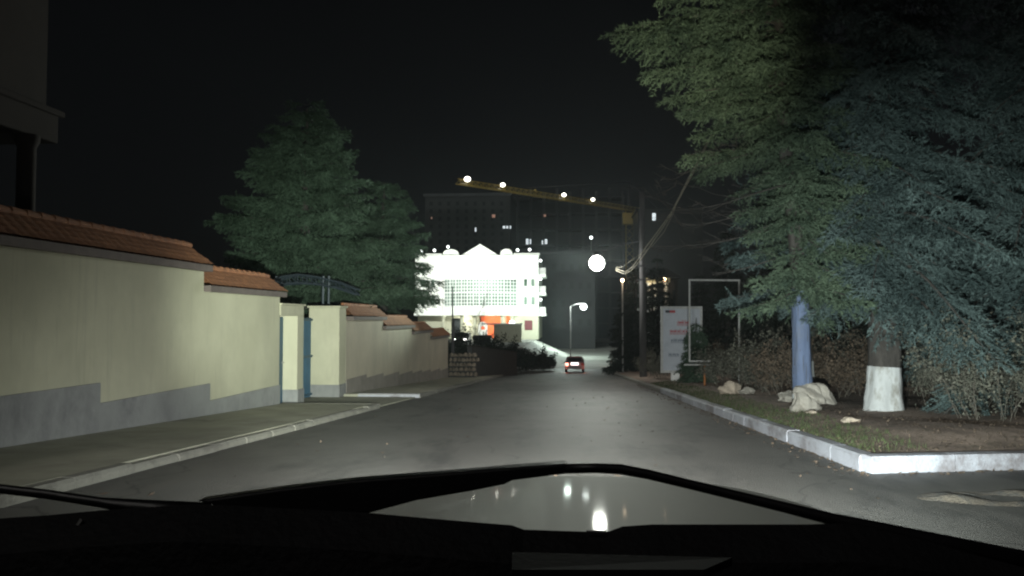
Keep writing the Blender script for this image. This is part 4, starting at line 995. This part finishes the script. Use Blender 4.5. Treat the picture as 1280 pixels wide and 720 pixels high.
# wiper
wp = MB(); slabpts = [(245, 626), (350, 611), (440, 600.5), (545, 592.5), (640, 584.5), (709, 579.5), (709, 592.5), (640, 601), (630, 606), (590, 614), (520, 626), (460, 642), (330, 650)]
wo = slab(slabpts, .985, 1.01, 'wiper_blade', M['black'], .003)
path = [(705, 586, .99), (745, 585.2, .99), (775, 586.5, .99), (810, 593, .985), (860, 605, .98), (920, 619.5, .97), (980, 634, .96), (1040, 649, .95), (1110, 664, .945), (1180, 680, .94), (1300, 706, .93)]
b = MB(); b.tube([atD(*q) for q in path], [.0062, .0062, .0066, .0062, .006, .0062, .0066, .0075, .009, .011, .013], 8); b.build('wiper_arm', M['black'], oc, smooth=True)
path = [(-40, 606, .98), (0, 611, .98), (60, 618, .98), (125, 628, .98), (190, 636, .98), (260, 642, .98)]
b = MB(); b.tube([atD(*q) for q in path], [.007, .006, .006, .0065, .011, .014], 8); b.build('wiper_arm', M['black'], oc, smooth=True)
b = MB(); b.hexa([atD(95, 656, .92), atD(100, 648, .92), atD(103, 650, .92), atD(98, 657, .92)], [atD(95, 656, .925), atD(100, 648, .925), atD(103, 650, .925), atD(98, 657, .925)]); b.build('glint_sliver', M['metal'], oc)  # pale sliver modelled in place of a glint on the cowl
b = MB(); b.tube([atD(733, 663.6, .93), atD(757, 664.2, .93)], .0012, 6); b.build('chrome_edge', M['galv'], oc)
for sx in (-1, 1):
    b = MB(); b.wheel((.07+sx*.56, 2.0, .66), .08, .03); b.v = [(.07+sx*.56+(y-2.0), 2.0+(x-(.07+sx*.56)), z) for x, y, z in b.v]; b.build('headlight', M['head'], oc)

# ------------------------------------------------------------------ lights
def spot(loc, tgt, e, size, blend, col, r=.08, name='spot'):
    l = bpy.data.lights.new(name, 'SPOT'); l.energy = e; l.spot_size = R(size); l.spot_blend = blend; l.color = col; l.shadow_soft_size = r
    o = bpy.data.objects.new(name, l); COL.objects.link(o); o.location = loc
    d = np.array(tgt)-np.array(loc); from mathutils import Vector
    o.rotation_euler = Vector(tuple(d)).to_track_quat('-Z', 'Y').to_euler(); return o
HC = (.95, 1, .97)
for sx in (-1, 1):
    p = (.07+sx*.56, 2.12, .66)
    o = spot(p, (p[0]-1.5, 20, -3.0), 330, 164, 1, HC, .08, 'headlight_spill'); o.scale = (1, .16, 1)
    o = spot(p, (p[0]-.6, 20, -1.6), 3300, 96, 1, HC, .08, 'headlight_beam'); o.scale = (1, .55, 1)
    o = spot(p, (p[0]-.5, 9, -.75), 7000, 60, 1, (1, .98, .92), .08, 'headlight_foreground'); o.scale = (1, .32, 1)
spot((.63, 2.12, .66), (6.6, 16, 1.3), 6200, 42, 1, (.88, 1, .95), .08, 'spruce_fill')  # added fill from the headlamp position, brightens the right hand spruces
spot((.63, 2.12, .66), (2.2, 16, 6.3), 7500, 20, 1, (1, 1, .74), .08, 'spruce_fill')
spot((-.49, 2.12, .66), (-9.3, 31, 2.4), 19000, 30, 1, (.90, 1, .86), .08, 'spruce_fill')  # added fill, brightens the spruces behind the left wall
LP = (pl_[0], pl_[1]-.6, pl_[2])
o = spot(LP, (0, 16, 5.5), 6000, 140, 1, (.95, 1, .9), .35, 'street_lamp_light'); o.scale = (1, .24, 1)
spot(LP, (-11.5, 31, 5.2), 12000, 46, 1, (.80, 1, .86), .35, 'left_tree_fill')  # added beam without a lamp head of its own, brightens the left spruces
pl((pl_[0], pl_[1]-.3, pl_[2]-.55), 420, (1, .97, .88), .35)
# facade floodlights (the building is floodlit)
for px in (528, 556, 584, 612, 640, 668):
    xx = X(px); spot((xx, YBd-17, TZ+8), (xx, YBd, 7.2), 5200, 82, .8, (.95, 1, .93), .3, 'facade_flood')
pl((X(612), YBd+1.0, zc-.6), 260, (1, .98, .85), .3); pl((X(634), YBd+1.0, zc-.6), 200, (1, .98, .85), .3); pl((X(580), YBd+.8, zc-.6), 250, (1, .98, .85), .3)
pl(at(706, 395, 112), 4500, (.82, 1, .9), .5)  # added light with no fixture, brightens the square beside the building

# ------------------------------------------------------------------ world, added overhead fill, camera
w = bpy.data.worlds.new('World'); SC.world = w; w.use_nodes = True; nt = w.node_tree
sk = nt.nodes.new('ShaderNodeTexSky'); sk.sky_type = 'NISHITA'; sk.sun_disc = False; sk.sun_elevation = R(32); sk.sun_rotation = R(200)
bg = nt.nodes['Background']; bg.inputs['Strength'].default_value = .0006; hs2 = nt.nodes.new('ShaderNodeHueSaturation'); hs2.inputs['Saturation'].default_value = .35; nt.links.new(sk.outputs[0], hs2.inputs['Color']); nt.links.new(hs2.outputs[0], bg.inputs[0])
l = bpy.data.lights.new('overhead_fill', 'SUN'); l.energy = .27; l.angle = R(10); l.color = (1, .96, .9); o = bpy.data.objects.new('overhead_fill', l); COL.objects.link(o)  # added sun lamp, soft overhead fill for bonnet, road and trees
o.rotation_euler = (R(38), 0, R(-35))
cam = bpy.data.cameras.new('camera'); co = bpy.data.objects.new('camera', cam); COL.objects.link(co); SC.camera = co
cam.sensor_width = 36; cam.lens = F/1280*36; cam.clip_start = .05; cam.clip_end = 2000
from mathutils import Matrix
co.matrix_world = Matrix(((RT[0], UP[0], -FW[0], 0), (RT[1], UP[1], -FW[1], 0), (RT[2], UP[2], -FW[2], H), (0, 0, 0, 1)))
SC.view_settings.view_transform = 'Standard'; SC.view_settings.look = 'None'; SC.view_settings.exposure = 0; SC.view_settings.gamma = 1
SC.view_settings.use_curve_mapping = False
SC.render.engine = 'CYCLES'; SC.cycles.filter_width = 2.2; SC.cycles.max_bounces = 4; SC.cycles.diffuse_bounces = 2; SC.cycles.glossy_bounces = 2
SC.cycles.sample_clamp_indirect = 3; SC.cycles.use_light_tree = True

# ------------------------------------------------------------------ haze box added to spread a glow round the lamps
b = MB(); b.box(-60, -13, -6, 60, 230, 40)
hz = b.build('haze', M['rust'], kind='stuff')
mm = bpy.data.materials.new('glow_haze'); mm.use_nodes = True; n_ = mm.node_tree.nodes; n_.remove(n_['Principled BSDF'])
pv_ = n_.new('ShaderNodeVolumePrincipled'); pv_.inputs['Density'].default_value = .0004; pv_.inputs['Color'].default_value = (.85, .95, 1, 1); pv_.inputs['Anisotropy'].default_value = .55
mm.node_tree.links.new(pv_.outputs[0], n_['Material Output'].inputs['Volume']); hz.data.materials[0] = mm
